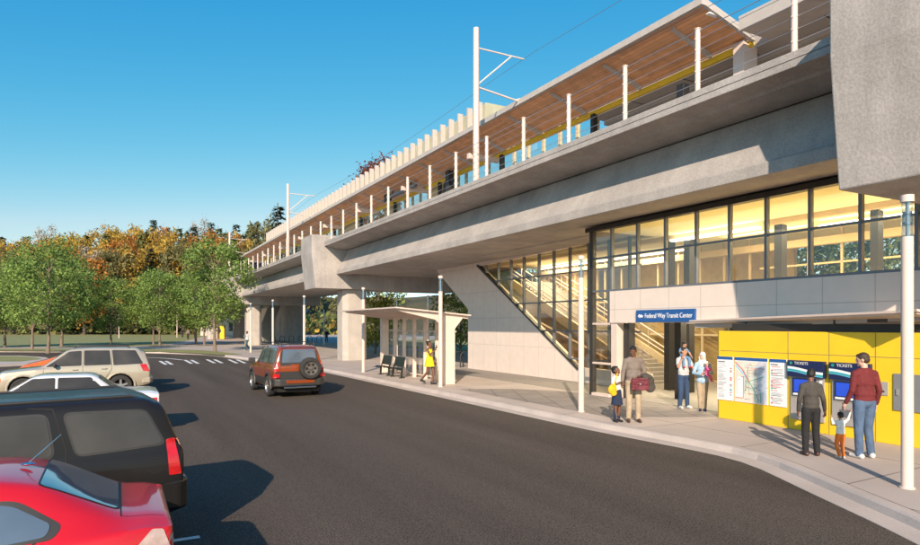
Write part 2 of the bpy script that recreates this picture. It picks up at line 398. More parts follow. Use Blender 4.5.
# painted marks: pairs of short bars, a lane arc and a parking bay line
for i, (x0_, x1_, y) in enumerate(((160, 172, 362.8), (185, 198, 361.8), (207, 222, 361.3), (229, 245, 361.4), (137, 148, 363.5))):
    for k in (0, 1):
        xm = x0_ + (x1_ - x0_) * (.25 + .5 * k); hw = (x1_ - x0_) * .26
        a = G(xm - hw, y - 1.7, ROADZ); b = G(xm + hw, y + 1.9, ROADZ)
        t = (b - a).normalized(); n = Vector((-t.y, t.x, 0)) * 0.10; z = Vector((0, 0, 0.005))
        mb = MB(); mb.quad(a - n + z, b - n + z, b + n + z, a + n + z); o = mb.build('road_marking', 'paint_white', kind='structure')
arc = [G(x, y, ROADZ) for x, y in ((96, 357.2), (120, 357.4), (150, 357.6), (168, 358.4), (184, 360.0))]
al = smooth_line([(p.x, p.y) for p in arc]); bl = offset_line(al, 0.22); mb = MB(); strip(mb, al, ROADZ + 0.005, bl, ROADZ + 0.005)
mb.build('lane_line', 'paint_white', kind='structure', recalc=False)
for D0, D1, s0 in ((0.10, 0.84, 7.92), (-3.6, .5, 3.9), (-3.6, .45, 11.6), (-3.6, .45, 15.0), (-3.6, .5, 20.3), (-3.6, .5, 27.4)):
    mb = MB(); a = V(D0, s0, ROADZ + 0.005); b = V(D1, s0, ROADZ + 0.005); n = V(0, 0.05)
    mb.quad(a - n, b - n, b + n, a + n); mb.build('parking_line', 'paint_white', kind='structure')
# hill beyond the park
mb = MB(); nx, ny = 60, 24
def hz(x, y):
    t = max(0, min(1, (y - 150) / 130)); t = t * t * (3 - 2 * t)
    return -0.5 + t * (15 + 2.2 * math.sin(x * 0.021 + 1) + 1.2 * math.sin(x * 0.06)) * max(0.25, min(1, (-x + 190) / 140))
for j in range(ny + 1):
    for i in range(nx + 1):
        x = -420 + i * 10; y = 148 + j * 12; mb.v.append(Vector((x, y, hz(x, y))))
for j in range(ny):
    for i in range(nx):
        a = j * (nx + 1) + i; mb.f.append((a, a + 1, a + nx + 2, a + nx + 1)); mb.m.append(0)
mb.build('hill', 'hill', smooth='all', kind='structure')

# ================================================================== VIADUCT
def piece(name, mats, parent, D0, s0, fn, z0=0, **kw):
    mb = MB((D0, s0, z0)); fn(mb); return mb.build(name, mats, parent, **kw)
ZG, ZS = 5.63, 5.66           # girder lip, soffit
vd = vthing('viaduct', 'long raised concrete rail deck running over the station entrance', 'viaduct', 12, 0)
O = (12, 0, 0)
S0, S1 = -14, 150
def xs(poly, s0, s1, name, mat, m=0):
    mb = MB(O); mb.prism(poly, 'y', s0, s1, m); return mb.build(name, mat, vd, bevel=0.015)
# box girder with its lip, haunched web and bottom slab
xs([(12.42, ZG), (12.42, ZG + 0.27), (12.50, ZG + 0.33), (13.02, 6.92), (13.14, 7.22), (21.0, 7.22), (21.0, ZG), (15.3, ZG), (15.25, ZG + 0.05), (13.32, ZG + 0.05), (13.28, ZG)], S0, S1, 'box_girder', 'concrete')
xs([(11.66, 7.43), (11.66, 7.42), (12.15, 7.36), (12.2, 7.30), (12.3, 7.30), (13.1, 7.22 + 0.002), (13.1, 7.5), (11.66, 7.56)], S0, S1, 'deck_slab', 'concrete')
xs([(11.62, 7.40), (11.62, 7.72), (11.90, 7.72), (11.90, 7.562), (11.66, 7.562), (11.655, 7.40)], S0, S1, 'edge_beam', 'concrete')
xs([(11.61, 7.555), (11.61, 7.565), (11.6195, 7.565), (11.6195, 7.555)], S0, S1, 'edge_groove', 'steel_dark')
xs([(11.9, 7.565), (11.9, 7.60), (15.2, 7.60), (15.2, 7.565)], S0, S1, 'track_bed', 'concrete')
xs([(15.3, 7.565), (15.3, 8.45), (26.5, 8.45), (26.5, 7.3), (21.01, 7.3), (21.01, 7.565)], 8, 96, 'platform_slab', 'concrete')
mb = MB(O)
for d in (12.75, 14.2): mb.box(d - .04, d + .04, S0, S1, 7.60, 7.78)
mb.build('rail', 'steel_cable', vd)
# piers: tapered cap block and round-cornered column
def pier(s, label, sz=1.0):
    p = vthing('bridge_pier', label, 'pier', 13.9, s, 0, 'concrete piers of the viaduct')
    a, b = s - 1.34, s + 1.34
    mb = MB((13.9, s, 0))
    zt, zb = 8.12, 4.70
    def sec(y): return [(10.80, y, zt), (10.80, y, 6.95), (11.06, y, zb), (13.9, y, zb - 0.0), (21.5, y, zb), (21.5, y, 7.2), (13.3, y, 7.2), (13.3, y, zt)]
    mb.loft(sec(a), sec(b)); mb.build('pier_cap', 'concrete', p, bevel=0.03)
    mb = MB((13.9, s, 0)); r = 0.84; c = 0.28
    prof = [(r - c, -r), (r, -r + c), (r, r - c), (r - c, r), (-r + c, r), (-r, r - c), (-r, -r + c), (-r + c, -r)]
    prof = [(13.9 + x, s + y) for x, y in prof]
    mb.prism(prof, 'z', -0.1, zb - 0.003); mb.build('column', 'concrete_col', p, bevel=0.05)
    return p
pier(5.18, 'large slanted concrete pier cap filling the upper right corner of the view')
pier(40.95, 'free-standing concrete pier with slanted cap left of the bus shelter')
pier(76.4, 'distant concrete pier with slanted cap partly behind the street trees')
pier(112, 'farthest concrete pier of the viaduct seen behind the street trees')

# cable railing along the deck edge
rl = vthing('cable_railing', 'cable railing with tall cream posts along the edge of the rail deck', 'railing', 11.8, 0, 7.7)
pmesh = None; s = 5.44 - 2.37 * 3; k = 0
while s < 96:
    mb = MB((11.8, 0, 7.7)); mb.tube((11.78, s, 7.66), (11.78, s, 9.18), 0.062, n=10); mb.tube((11.78, s, 9.18), (11.78, s, 9.20), 0.08, n=10)
    for z in (7.95, 8.2, 8.45, 8.7, 8.95): mb.tube((11.70, s, z), (11.86, s, z), 0.022, n=6)
    mb.build('post', 'metal_white', rl, smooth=True); s += 2.37
for z in (7.95, 8.2, 8.45, 8.7, 8.95, 9.14):
    mb = MB((11.8, 0, 7.7)); mb.tube((11.78, -1.6, z), (11.78, 96, z), 0.007 if z < 9.1 else 0.011, n=5); mb.build('cable', 'steel_cable', rl)
# catenary masts
def mast(s, label):
    m = vthing('catenary_mast', label, 'mast', 12.08, s, 7.6, 'overhead line masts on the viaduct')
    o = (12.08, s, 7.6)
    mb = MB(o); mb.tube((12.08, s, 7.6), (12.08, s, 13.75), 0.125, 0.11, n=14); mb.build('pole', 'metal_white', m, smooth=True)
    mb = MB(o); mb.tube((12.1, s, 13.0), (14.3, s, 13.0), 0.03, n=6); mb.tube((12.1, s, 11.5), (14.2, s, 11.25), 0.035, n=6)
    mb.tube((12.1, s, 11.55), (13.7, s, 13.0), 0.03, n=6); mb.tube((13.9, s, 11.3), (14.3, s, 11.45), 0.03, n=6); mb.build('arm', 'metal_white', m, smooth=True)
    return m
mast(20.95, 'nearest tall cream overhead line mast with two thin arms against the sky')
mast(51.4, 'middle cream overhead line mast above the far half of the deck')
mast(81.7, 'farthest overhead line mast among the autumn trees')
for i, (z, d, lb) in enumerate(((13.0, 14.2, 'upper thin overhead wire hung from the tips of the mast arms'), (11.3, 14.1, 'lower thin overhead wire hung from the mast arms'))):
    mb = MB((0, 0, 0))
    pts = [(d, s, z + 0.35 * (((s - 20.95) / 30.4) % 1 - 0.5) ** 2 * 4 - .35) for s in range(-10, 112, 3)]
    mb.path(pts, 0.008, n=4)
    r = vthing('overhead_wire', lb, 'wire', 0, 0, 0, 'overhead wires above the tracks'); mb.build('wire', 'steel_grey', r)

# timber-lined canopy on the near platform side (slopes up towards the street)
cn = vthing('platform_canopy', 'long platform roof with orange timber underside and white edge above the rail deck', 'canopy', 15, 48, 8.45)
o = (15, 48, 8.45)
c0, c1 = 11.95, 85
def zroof(D): return 11.2 - (D - 14.0) * 0.26
mb = MB(o); mb.prism([(14.10, zroof(14.1) - 0.02), (14.10, zroof(14.1) - 0.001 + 0.02), (16.1, zroof(16.1) + 0.02), (16.1, zroof(16.1) - 0.02)], 'y', c0 + .1, c1); mb.build('timber_soffit', 'wood', cn)
mb = MB(o); mb.prism([(13.98, zroof(14.1) - 0.06), (13.98, zroof(14.0) + 0.12), (14.1, zroof(14.1) + .14), (16.2, zroof(16.2) + 0.14), (16.2, zroof(16.1) + 0.03), (14.12, zroof(14.1) + 0.03), (14.12, zroof(14.1) - 0.06)], 'y', c0, c1); mb.build('roof', 'roof_white', cn)
mb = MB(o); mb.prism([(14.12, zroof(14.1) - 0.06), (14.12, zroof(14.1) + .03), (16.2, zroof(16.2) + .03), (16.2, zroof(16.2) - .06)], 'y', c0 - .004, c0 + 0.1); mb.build('end_fascia', 'roof_white', cn)
mb = MB(o); mb.box(16.12, 16.3, c0 + .1, c1, zroof(16.1) - 0.22, zroof(16.1) - 0.03); mb.build('yellow_beam', 'yellow_edge', cn)
s = 13.3
while s < 84:
    mb = MB(o); mb.prism([(14.3, zroof(14.3) - 0.10), (14.3, zroof(14.3) - 0.021), (15.95, zroof(15.95) - 0.021), (15.95, zroof(15.95) - 0.17)], 'y', s - 0.05, s + 0.05); s += 2.95
    mb.build('rib', 'roof_white', cn)
s = 12.25; n = 0
while s < 84:
    mb = MB(o)
    if n == 0: mb.box(15.9, 16.5, s - 0.15, s + 0.2, 8.45, zroof(16) - .1)
    else: mb.box(16.0, 16.2, s - 0.09, s + 0.09, 8.45, zroof(16) - .22)
    mb.build('support_post', 'metal_white' if n == 0 else 'steel_dark', cn); s += 6.6; n += 1
mb = MB(o); mb.box(14.35, 14.75, 12.0, 12.12, zroof(14.5) - .10, zroof(14.5) - .061); mb.build('downlight', 'white', cn)
# raised louvre screen above the canopy roof
ls = vthing('roof_screen', 'pale louvre screen with upright fins standing on the canopy roof', 'roof screen', 15.4, 50, 11)
mb = MB((15.4, 50, 11)); mb.box(15.45, 15.5, 26.0, 76, 10.9, 12.95); mb.box(15.45, 17.2, 25.9, 26.0, 10.9, 13.0); mb.build('backing_panel', pm('translucent_panel', (0.72, 0.68, 0.50), 0.5, var=0.12, scale=1.2, trans=0.5), ls)
mb = MB((15.4, 50, 11)); s = 26.2
while s < 76: mb.box(15.16, 15.44, s - 0.05, s + 0.05, 11.0, 13.08); s += 0.98
mb.build('fins', 'roof_white', ls)
mb = MB((15.4, 50, 11)); mb.box(15.2, 15.44, 26.1, 76, 11.9, 11.98); mb.build('rail_bar', 'roof_white', ls)
# grey canopy over the far platform side
gc = vthing('platform_canopy', 'flat grey roof with dark board joints over the platform behind the yellow beam', 'canopy', 20, 10, 8.45)
o = (20, 10, 8.45)
mb = MB(o); mb.box(16.35, 28, 8.3, 19.4, 10.50, 10.56); mb.box(15.2, 28, -6, 8.28, 10.50, 10.56); mb.build('soffit', 'soffit_grey', gc)
mb = MB(o); mb.box(16.35, 28.1, 8.3, 19.5, 10.562, 10.8); mb.box(15.1, 28.1, -6, 8.29, 10.562, 10.8); mb.box(15.04, 15.198, -6, 11.6, 10.47, 10.86)
mb.prism([(15.2, 8.3), (15.2, 11.6), (16.34, 11.6), (16.34, 8.3)], 'z', 10.50, 10.8); mb.build('roof', 'roof_white', gc)
for bx in ((17.41, 27, 8.4, 8.7, 10.25, 10.498), (17, 17.4, -2, 19.3, 10.3, 10.497), (17.41, 27, 18.4, 18.7, 10.25, 10.496)):
    mb = MB(o); mb.box(*bx); mb.build('cross_beam', 'roof_white', gc)
mb = MB(o); mb.box(21.8, 22.2, 3, 3.4, 7.6, 10.5); mb.box(21.8, 22.2, 14, 14.4, 7.6, 10.5); mb.build('support_post', 'steel_dark', gc)
# glazed windbreak behind the tracks
ws = vthing('glass_windscreen', 'glazed platform windbreak with cream frames under the timber roof', 'windbreak', 17, 50, 8.45)
o = (17, 50, 8.45)
s = 19.6
while s < 86:
    mb = MB(o); mb.box(16.85, 16.97, s - 0.08, s + 0.08, 8.45, 11.05); mb.build('upright', 'inner_frame', ws); s += 1.2
for z0, z1 in ((8.45, 8.6), (10.02, 10.12), (11.051, 11.2)):
    mb = MB(o); mb.box(16.84, 16.98, 19.5, 86, z0, z1); mb.build('frame', 'inner_frame', ws)
mb = MB(o); mb.box(16.90, 16.91, 19.6, 86, 8.6, 11.05); mb.build('pane', 'glass_shelter', ws)
for s0, s1 in ((31, 34), (40, 41.5), (47, 52), (60, 63)):
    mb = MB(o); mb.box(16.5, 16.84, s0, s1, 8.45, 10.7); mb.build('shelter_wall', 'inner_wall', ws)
for s in range(26, 84, 8):
    mb = MB(o); mb.box(14.6, 16.3, s, s + .2, 10.25, 10.5); mb.build('cross_beam', 'metal_white', ws)
# dark V-brace, small equipment and the far roof end
br = vthing('steel_brace', 'dark steel V-shaped brace standing on the platform behind the railing', 'brace', 15.6, 29.9, 8.45)
mb = MB((15.6, 29.9, 8.45)); mb.tube((15.6, 28.2, 8.45), (15.6, 29.9, 10.5), 0.10, n=6); mb.tube((15.6, 31.6, 8.45), (15.6, 29.9, 10.5), 0.10, n=6); mb.box(15.45, 15.75, 29.7, 30.1, 8.45, 10.6)
mb.build('brace', 'steel_dark', br)
bx = vthing('loudspeaker_box', 'small black box on a post at the platform edge behind the railing', 'loudspeaker', 15.5, 13.96, 8.45)
mb = MB((15.5, 13.96, 8.45)); mb.box(15.45, 15.55, 13.9, 14.0, 8.45, 9.4); mb.build('stand', 'black', bx)
mb = MB((15.5, 13.96, 8.45)); mb.box(15.36, 15.64, 13.82, 14.10, 9.40, 9.86); mb.build('cabinet', 'black', bx, bevel=0.02)
ps = vthing('platform_sign', 'thin grey platform sign beam with a black end box under the timber roof', 'sign', 15.2, 35.5, 8.45)
mb = MB((15.2, 35.5, 8.45)); mb.box(15.1, 15.3, 33.4, 37.4, 10.38, 10.56); mb.build('beam', 'steel_grey', ps)
for s_ in (34.0, 36.8):
    mb = MB((15.2, 35.5, 8.45)); mb.box(15.16, 15.24, s_, s_ + .1, 10.561, 10.82); mb.build('hanger', 'steel_grey', ps)
mb = MB((15.2, 35.5, 8.45)); mb.box(15.02, 15.38, 37.41, 37.9, 10.25, 10.7); mb.build('end_box', 'black', ps)
fr = vthing('far_roof', 'dark navy station roof end beyond the timber canopy', 'roof', 20, 90, 8.4)
mb = MB((20, 90, 8.4)); mb.prism([(13.5, 10.1), (13.5, 10.3), (20, 11.1), (27, 10.3), (27, 10.1)], 'y', 85.6, 104); mb.build('roof', 'navy', fr)
mb = MB((20, 90, 8.4))
for s in range(87, 104, 4): mb.box(14, 14.3, s, s + .3, 7.6, 10.1)
mb.build('support_post', 'metal_white', fr)
# ================================================================== STATION BUILDING
DF = 14.1; FS1 = 16.62; FS0 = 6.05; ZT = 5.60
st = vthing('station_building', 'glazed station entrance hall with cream band and yellow-lit inside under the viaduct', 'building', 16, 12)
o = (16, 12, 0)
def bp(name, mat, boxes, parent=None, **kw):
    mb = MB(o)
    for b in boxes: mb.box(*b)
    return mb.build(name, mat, parent or st, **kw)
def bpe(name, mat, boxes, **kw):
    for b in boxes: bp(name, mat, [b], **kw)
mull = [16.55, 15.6, 14.45, 13.32, 12.2, 11.12, 10.06, 8.94, 7.81, 6.72]
bpe('mullion', 'steel_grey', [(DF - 0.07, DF + 0.05, s - 0.035, s + 0.035, 3.47, ZT - 0.12) for s in mull[1:]])
bp('corner_post', 'steel_dark', [(DF - 0.08, DF + 0.08, FS1 - 0.14, FS1 + 0.02, 0.0, ZT - 0.121)])
bpe('transom', 'steel_grey', [(DF - 0.05, DF + 0.03, FS0, FS1 - 0.14, 4.54, 4.60), (DF - 0.085, DF + 0.04, FS0, FS1 - 0.14, 3.44, 3.50)])
bp('head_beam', 'steel_dark', [(DF - 0.14, DF + 0.1, FS0, FS1 + 0.18, ZT - 0.12, ZT + 0.027)])
bpe('side_transom', 'metal_white', [(DF - 0.09, DF + 0.03, 15.66, FS1 - 0.141, z, z + 0.06) for z in (2.36, 1.05)] + [(DF - 0.13, DF + 0.04, 15.64, FS1 - 0.1405, 0.0, 0.09)])
edges_ = [15.6] + mull[2:] + [FS0 + .02]
for a_, b_ in zip(edges_, edges_[1:]):
    bpe('window', 'glass', [(DF - 0.01, DF, b_ + .036, a_ - .036, 3.51, 4.54), (DF - 0.01, DF, b_ + .036, a_ - .036, 4.60, ZT - 0.12)])
bpe('window', 'glass', [(DF - 0.01, DF, 15.65, FS1 - 0.15, z0, z1) for z0, z1 in ((.09, 1.05), (1.11, 2.36), (2.42, 3.44), (3.5, 4.54), (4.6, ZT - .12))])
bp('fascia_band', 'panel', [(DF - 0.10, DF + 0.12, FS0, 15.62, 2.42, 3.438)])
bp('entrance_pier', 'metal_white', [(DF - 0.06, DF + 0.25, 15.34, 15.60, 0.0, 2.418)])
bp('side_wall', 'panel', [(DF + .13, 23.5, FS0 - .15, FS0, 0.0, ZT)])
bp('end_post', 'steel_dark', [(DF - 0.08, DF + 0.1, FS0 - 0.12, FS0 - .001, 0.0, ZT - .121)])
# interior
bp('hall_floor', 'inner_floor', [(DF + 0.13, 23.4, FS0 + .01, 29.5, 0.0, 0.012)])
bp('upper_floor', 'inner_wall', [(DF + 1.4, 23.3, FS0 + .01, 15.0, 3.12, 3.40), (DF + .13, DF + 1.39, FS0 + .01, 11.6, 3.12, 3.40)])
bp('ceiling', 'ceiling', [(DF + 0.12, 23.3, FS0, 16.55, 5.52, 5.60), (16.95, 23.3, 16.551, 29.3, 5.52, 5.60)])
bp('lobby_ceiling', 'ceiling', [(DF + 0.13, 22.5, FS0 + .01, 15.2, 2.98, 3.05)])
bpe('light_strip', 'lamp_glow', [(17.0, 17.25, 12.5, 15.9, 5.28, 5.34), (18.5, 18.7, 7.0, 11.5, 5.30, 5.36), (19.2, 19.4, 12.3, 15.4, 5.36, 5.40), (20.0, 20.2, 18, 28, 5.36, 5.42), (16.2, 16.35, 11.5, 14.6, 2.90, 2.96)])
bp('balustrade', 'inner_frame', [(20.6, 20.66, FS0 + .1, 15, 4.38, 4.44), (20.6, 20.66, FS0 + .1, 29, 3.40, 3.48)] + [(20.6, 20.66, FS0 + .3 + k * 1.13, FS0 + .37 + k * 1.13, 3.4, 5.52) for k in range(20)])
bpe('beam', 'inner_frame', [(20.3, 20.6, FS0, 29, 5.0, 5.25), (17.2, 17.5, FS0, 29, 5.36, 5.519)] )
bpe('inner_column', 'steel_dark', [(15.5, 15.75, 14.05, 14.3, 0.012, 2.975), (17.3, 17.55, 15.3, 15.55, 0.012, 5.35), (17.35, 17.6, 11.9, 12.15, 3.41, 5.35), (17.35, 17.6, 9.2, 9.4, 3.41, 5.35), (17.3, 17.6, 16.2, 16.45, 0.012, 5.35), (DF + .15, DF + .4, 15.0, 15.25, 0, 2.41), (DF + .2, DF + .45, 11.05, 11.3, 0, 2.41)])
bp('rear_frame', 'inner_frame', [(21.2, 21.3, FS0 + k * 1.5, FS0 + .1 + k * 1.5, 0.012, 3.0) for k in range(10)] + [(21.19, 21.31, FS0, 21, z, z + 0.08) for z in (0.02, 1.9, 2.9)])
bpe('curtain', pm('pale_blind', (0.70, 0.62, 0.40), 0.8, var=0.1, trans=0.4), [(21.35, 21.38, 14.0, 16.5, 0.4, 2.9), (21.35, 21.38, 11.0, 12.3, 0.9, 2.9)])
bp('rear_bench', 'steel_grey', [(20.2, 20.7, 11, 16, 0.012, 0.85)])
bp('rear_window', 'glass', [(21.24, 21.25, FS0 + .05, 21, 0.1, 2.9)])

# big stair wall to the left of the hall
DW = 16.62
sw = vthing('stair_enclosure', 'cream panelled stair wall with a triangular stepped window left of the entrance hall', 'building', 17, 22)
o2 = (17, 22, 0)
def pw(name, mat, fn, parent=sw, **kw):
    mb = MB(o2); fn(mb); return mb.build(name, mat, parent, **kw)
WZ = 6.05
# wall around the triangular window: outline as two polygons (s, z)
win = [(28.55, 5.43), (20.5, 0.60), (16.9, 0.60), (16.9, 5.72)]
def wl(mb):
    mb.prism([(16.6, 0), (29.7, 0), (29.7, 3.2), (34.3, WZ), (28.7, WZ), (28.55, 5.43), (20.5, 0.60), (16.6, 0.60)], 'x', DW, DW + 0.3)
    mb.prism([(28.55, 5.43), (28.7, WZ), (16.6, WZ), (16.6, 5.72)], 'x', DW, DW + 0.3)
pw('wall', 'wallpanel', wl)
pw('return_wall', 'wallpanel', lambda mb: mb.prism([(29.4, 0), (29.7, 0), (29.7, 3.2), (34.3, WZ), (34.0, WZ), (29.4, 3.3)], 'x', DW + 0.31, 23))
def lineZ(s): return 5.43 - (28.55 - s) * (4.83 / 8.05) if s > 20.5 else 0.60
def topZ(s): return 5.43 + (28.55 - s) * (0.29 / 11.65)
def fr_(mb):
    for s in (27.8, 26.65, 25.5, 24.4, 23.2, 22.1, 21.0, 19.8, 18.6, 17.5): mb.box(DW - 0.03, DW + 0.1, s - 0.035, s + 0.035, lineZ(s) + .02, topZ(s) - .02)
    for z in (4.55, 3.35, 2.1, 0.95):
        sl = 28.55 - (5.43 - z) / 0.6 if z > .6 else 20
        mb.box(DW - 0.02, DW + 0.09, 16.95, sl - .05, z - 0.03, z + 0.03)
pw('window_frame', 'steel_grey', fr_)
pw('window_edge', 'steel_dark', lambda mb: (mb.prism([(28.55, 5.43), (28.62, 5.50), (28.55, 5.50), (20.46, 0.60), (20.5, 0.55)], 'x', DW - 0.05, DW + 0.12), mb.prism([(28.72, 5.46), (20.42, 0.50), (20.42, 0.60), (28.62, 5.52)], 'x', DW - .06, DW - .002)))
pw('window', 'glass', lambda mb: mb.prism([(28.5, 5.42), (20.48, 0.61), (16.95, 0.61), (16.95, 5.70)], 'x', DW + 0.03, DW + 0.04))
# flight of stairs behind the glass
def stair(mb):
    n = 30
    for k in range(n):
        s0 = 27.3 - k * 0.30; z = 4.6 - k * 0.155
        if z < 0.1: break
        mb.box(18.4, 20.4, s0 - 0.30, s0, z - 0.16, z)
pw('steps', 'concrete', stair)
def strg(mb):
    mb.prism([(28.2, 4.9), (28.2, 4.45), (18.6, -0.3 + .35), (18.0, 0.05), (18.0, .35)], 'x', 18.25, 18.38)
    mb.prism([(28.2, 4.9), (28.2, 4.45), (18.6, -0.3 + .35), (18.0, 0.05), (18.0, .35)], 'x', 20.42, 20.55)
pw('stringer', 'inner_frame', strg)
def rail_(mb):
    for D in (18.3, 20.5):
        for dz in (0.95, 0.55, 0.35): mb.tube((D, 28.2, 4.85 + dz), (D, 18.2, 0.25 + dz), 0.03, n=6)
        for k in range(11): mb.tube((D, 28 - k * .95, 4.75 - k * 0.437), (D, 28 - k * .95, 5.75 - k * 0.437), 0.02, n=5)
pw('handrail', 'metal_white', rail_)
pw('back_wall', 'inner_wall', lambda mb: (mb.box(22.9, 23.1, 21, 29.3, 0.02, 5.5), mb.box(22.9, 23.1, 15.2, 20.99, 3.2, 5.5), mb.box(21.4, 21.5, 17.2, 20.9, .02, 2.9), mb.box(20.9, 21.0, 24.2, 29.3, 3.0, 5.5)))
def esc(mb):
    mb.prism([(26.6, 3.3), (26.6, 2.7), (20.5, 0.02), (18.2, 0.02), (18.2, 0.6)], 'x', 17.2, 17.4)
pw('escalator_side', 'dark_wood', esc)
def lamp_area(name, D, s, z, sx, sy, power, col=(1.0, 0.78, 0.42)):
    l = bpy.data.lights.new(name, 'AREA'); l.shape = 'RECTANGLE'; l.size = sx; l.size_y = sy; l.energy = power; l.color = col
    ob = bpy.data.objects.new(name, l); C.objects.link(ob); ob.location = V(D, s, z); ob.rotation_euler = (0, 0, TH); return ob
LC = (1.0, .87, .60)
lamp_area('hall_light', 17.6, 11, 5.2, 3, 8, 280, LC)
lamp_area('stair_light', 19.3, 23, 5.25, 2.5, 9, 430, LC)
lamp_area('lobby_light', 17.0, 13.3, 2.85, 3, 4, 240, LC)
up = lamp_area('ceiling_light', 17.4, 11, 3.6, 2.5, 9, 90, (1.0, 0.88, 0.48)); up.rotation_euler = (PI, 0, TH)

# entrance sign
sg = vthing('station_sign', 'blue sign with white station name lettering on the cream band above the entrance', 'sign', DF - 0.12, 13.0, 2.5)
so = (DF - 0.12, 13.0, 2.5)
mb = MB(so); mb.box(DF - 0.175, DF - 0.105, 12.14, 14.36, 2.44, 2.80); mb.build('sign_board', 'blue_sign', sg)
textmesh('Federal Way Transit Center', 0.195, 'white', sg, (-0.06, 1.0, 0.118), (PI / 2, 0, -PI / 2), ext=0.004, xs=0.80)
mb = MB(so)
c = Vector((0, 14.17, 2.62))
def wv(y0, z0): 
    pts = [(-0.10, -0.03), (-0.045, 0.05), (0.0, -0.03), (0.05, 0.05)]
    return [(DF - 0.18, 14.17 - u + y0 * 0, 2.62 + v + z0) for u, v in pts]
mb.path([(DF - 0.18, 14.26, 2.60), (DF - 0.18, 14.22, 2.655), (DF - 0.18, 14.17, 2.61), (DF - 0.18, 14.13, 2.655)], 0.02, n=6)
mb.path([(DF - 0.18, 14.21, 2.575), (DF - 0.18, 14.16, 2.625), (DF - 0.18, 14.12, 2.58), (DF - 0.18, 14.08, 2.63)], 0.02, n=6)
mb.build('logo', 'white', sg)

# canopy over the ticket wall
cp = vthing('entrance_canopy', 'thin cream canopy sheltering the yellow ticket wall', 'canopy', 13.3, 8, 2.3)
co = (13.3, 8, 2.3)
Pl = [(14.0, 12.7), (12.75, 6.45), (12.55, 6.0), (14.0, 6.0)]
def zc(D, s): return 2.40 + (14.0 - D) * 0.115
def slab(mb, inset, z0, z1):
    lo = [(D + (inset if D < 14 else 0), s - (inset if s > 12 else 0) + (inset * .5 if s < 7 else 0), zc(D, s) + z0) for D, s in Pl]
    hi = [(a, b, c + z1 - z0) for a, b, c in lo]; mb.loft(lo, hi)
mb = MB(co); slab(mb, 0, 0.03, 0.075); mb.build('roof_edge', 'metal_white', cp)
mb = MB(co); slab(mb, 0.09, -0.015, 0.028); mb.build('roof', 'metal_white', cp)
mb = MB(co); slab(mb, 0.5, -0.13, -0.017); mb.build('soffit', 'soffit_grey', cp)

# yellow ticket wall with map posters and two machines
DY = 13.38
yw = vthing('ticket_wall', 'bright yellow panel wall with maps and ticket machines', 'ticket wall', 13.6, 9, 0)
yo = (13.6, 9, 0)
mb = MB(yo)
pf = [(13.9, 10.62), (13.56, 10.86), (13.42, 10.97), (DY, 10.80), (DY, 6.85), (13.40, 6.2), (13.40, 6.02), (14.0, 6.02), (14.0, 10.6)]
mb.prism([(13.95, 10.7), (13.6, 10.95), (13.44, 10.98), (DY, 10.90), (DY, 6.12), (13.95, 6.12)], 'z', 0.0, 2.20); mb.build('wall_panel', 'yellow', yw, bevel=0.01)
mb = MB(yo)
for s in (9.02, 8.08, 7.14): mb.box(DY - 0.004, DY + 0.01, s - 0.008, s + 0.008, 0.01, 2.19)
mb.box(DY - 0.0035, DY + 0.01, 6.2, 10.85, 1.70, 1.714); mb.build('panel_joint', 'seam', yw)
mb = MB(yo); mb.box(13.5, 13.94, 6.13, 10.6, 2.201, 2.38); mb.build('top_gap_frame', 'steel_dark', yw)
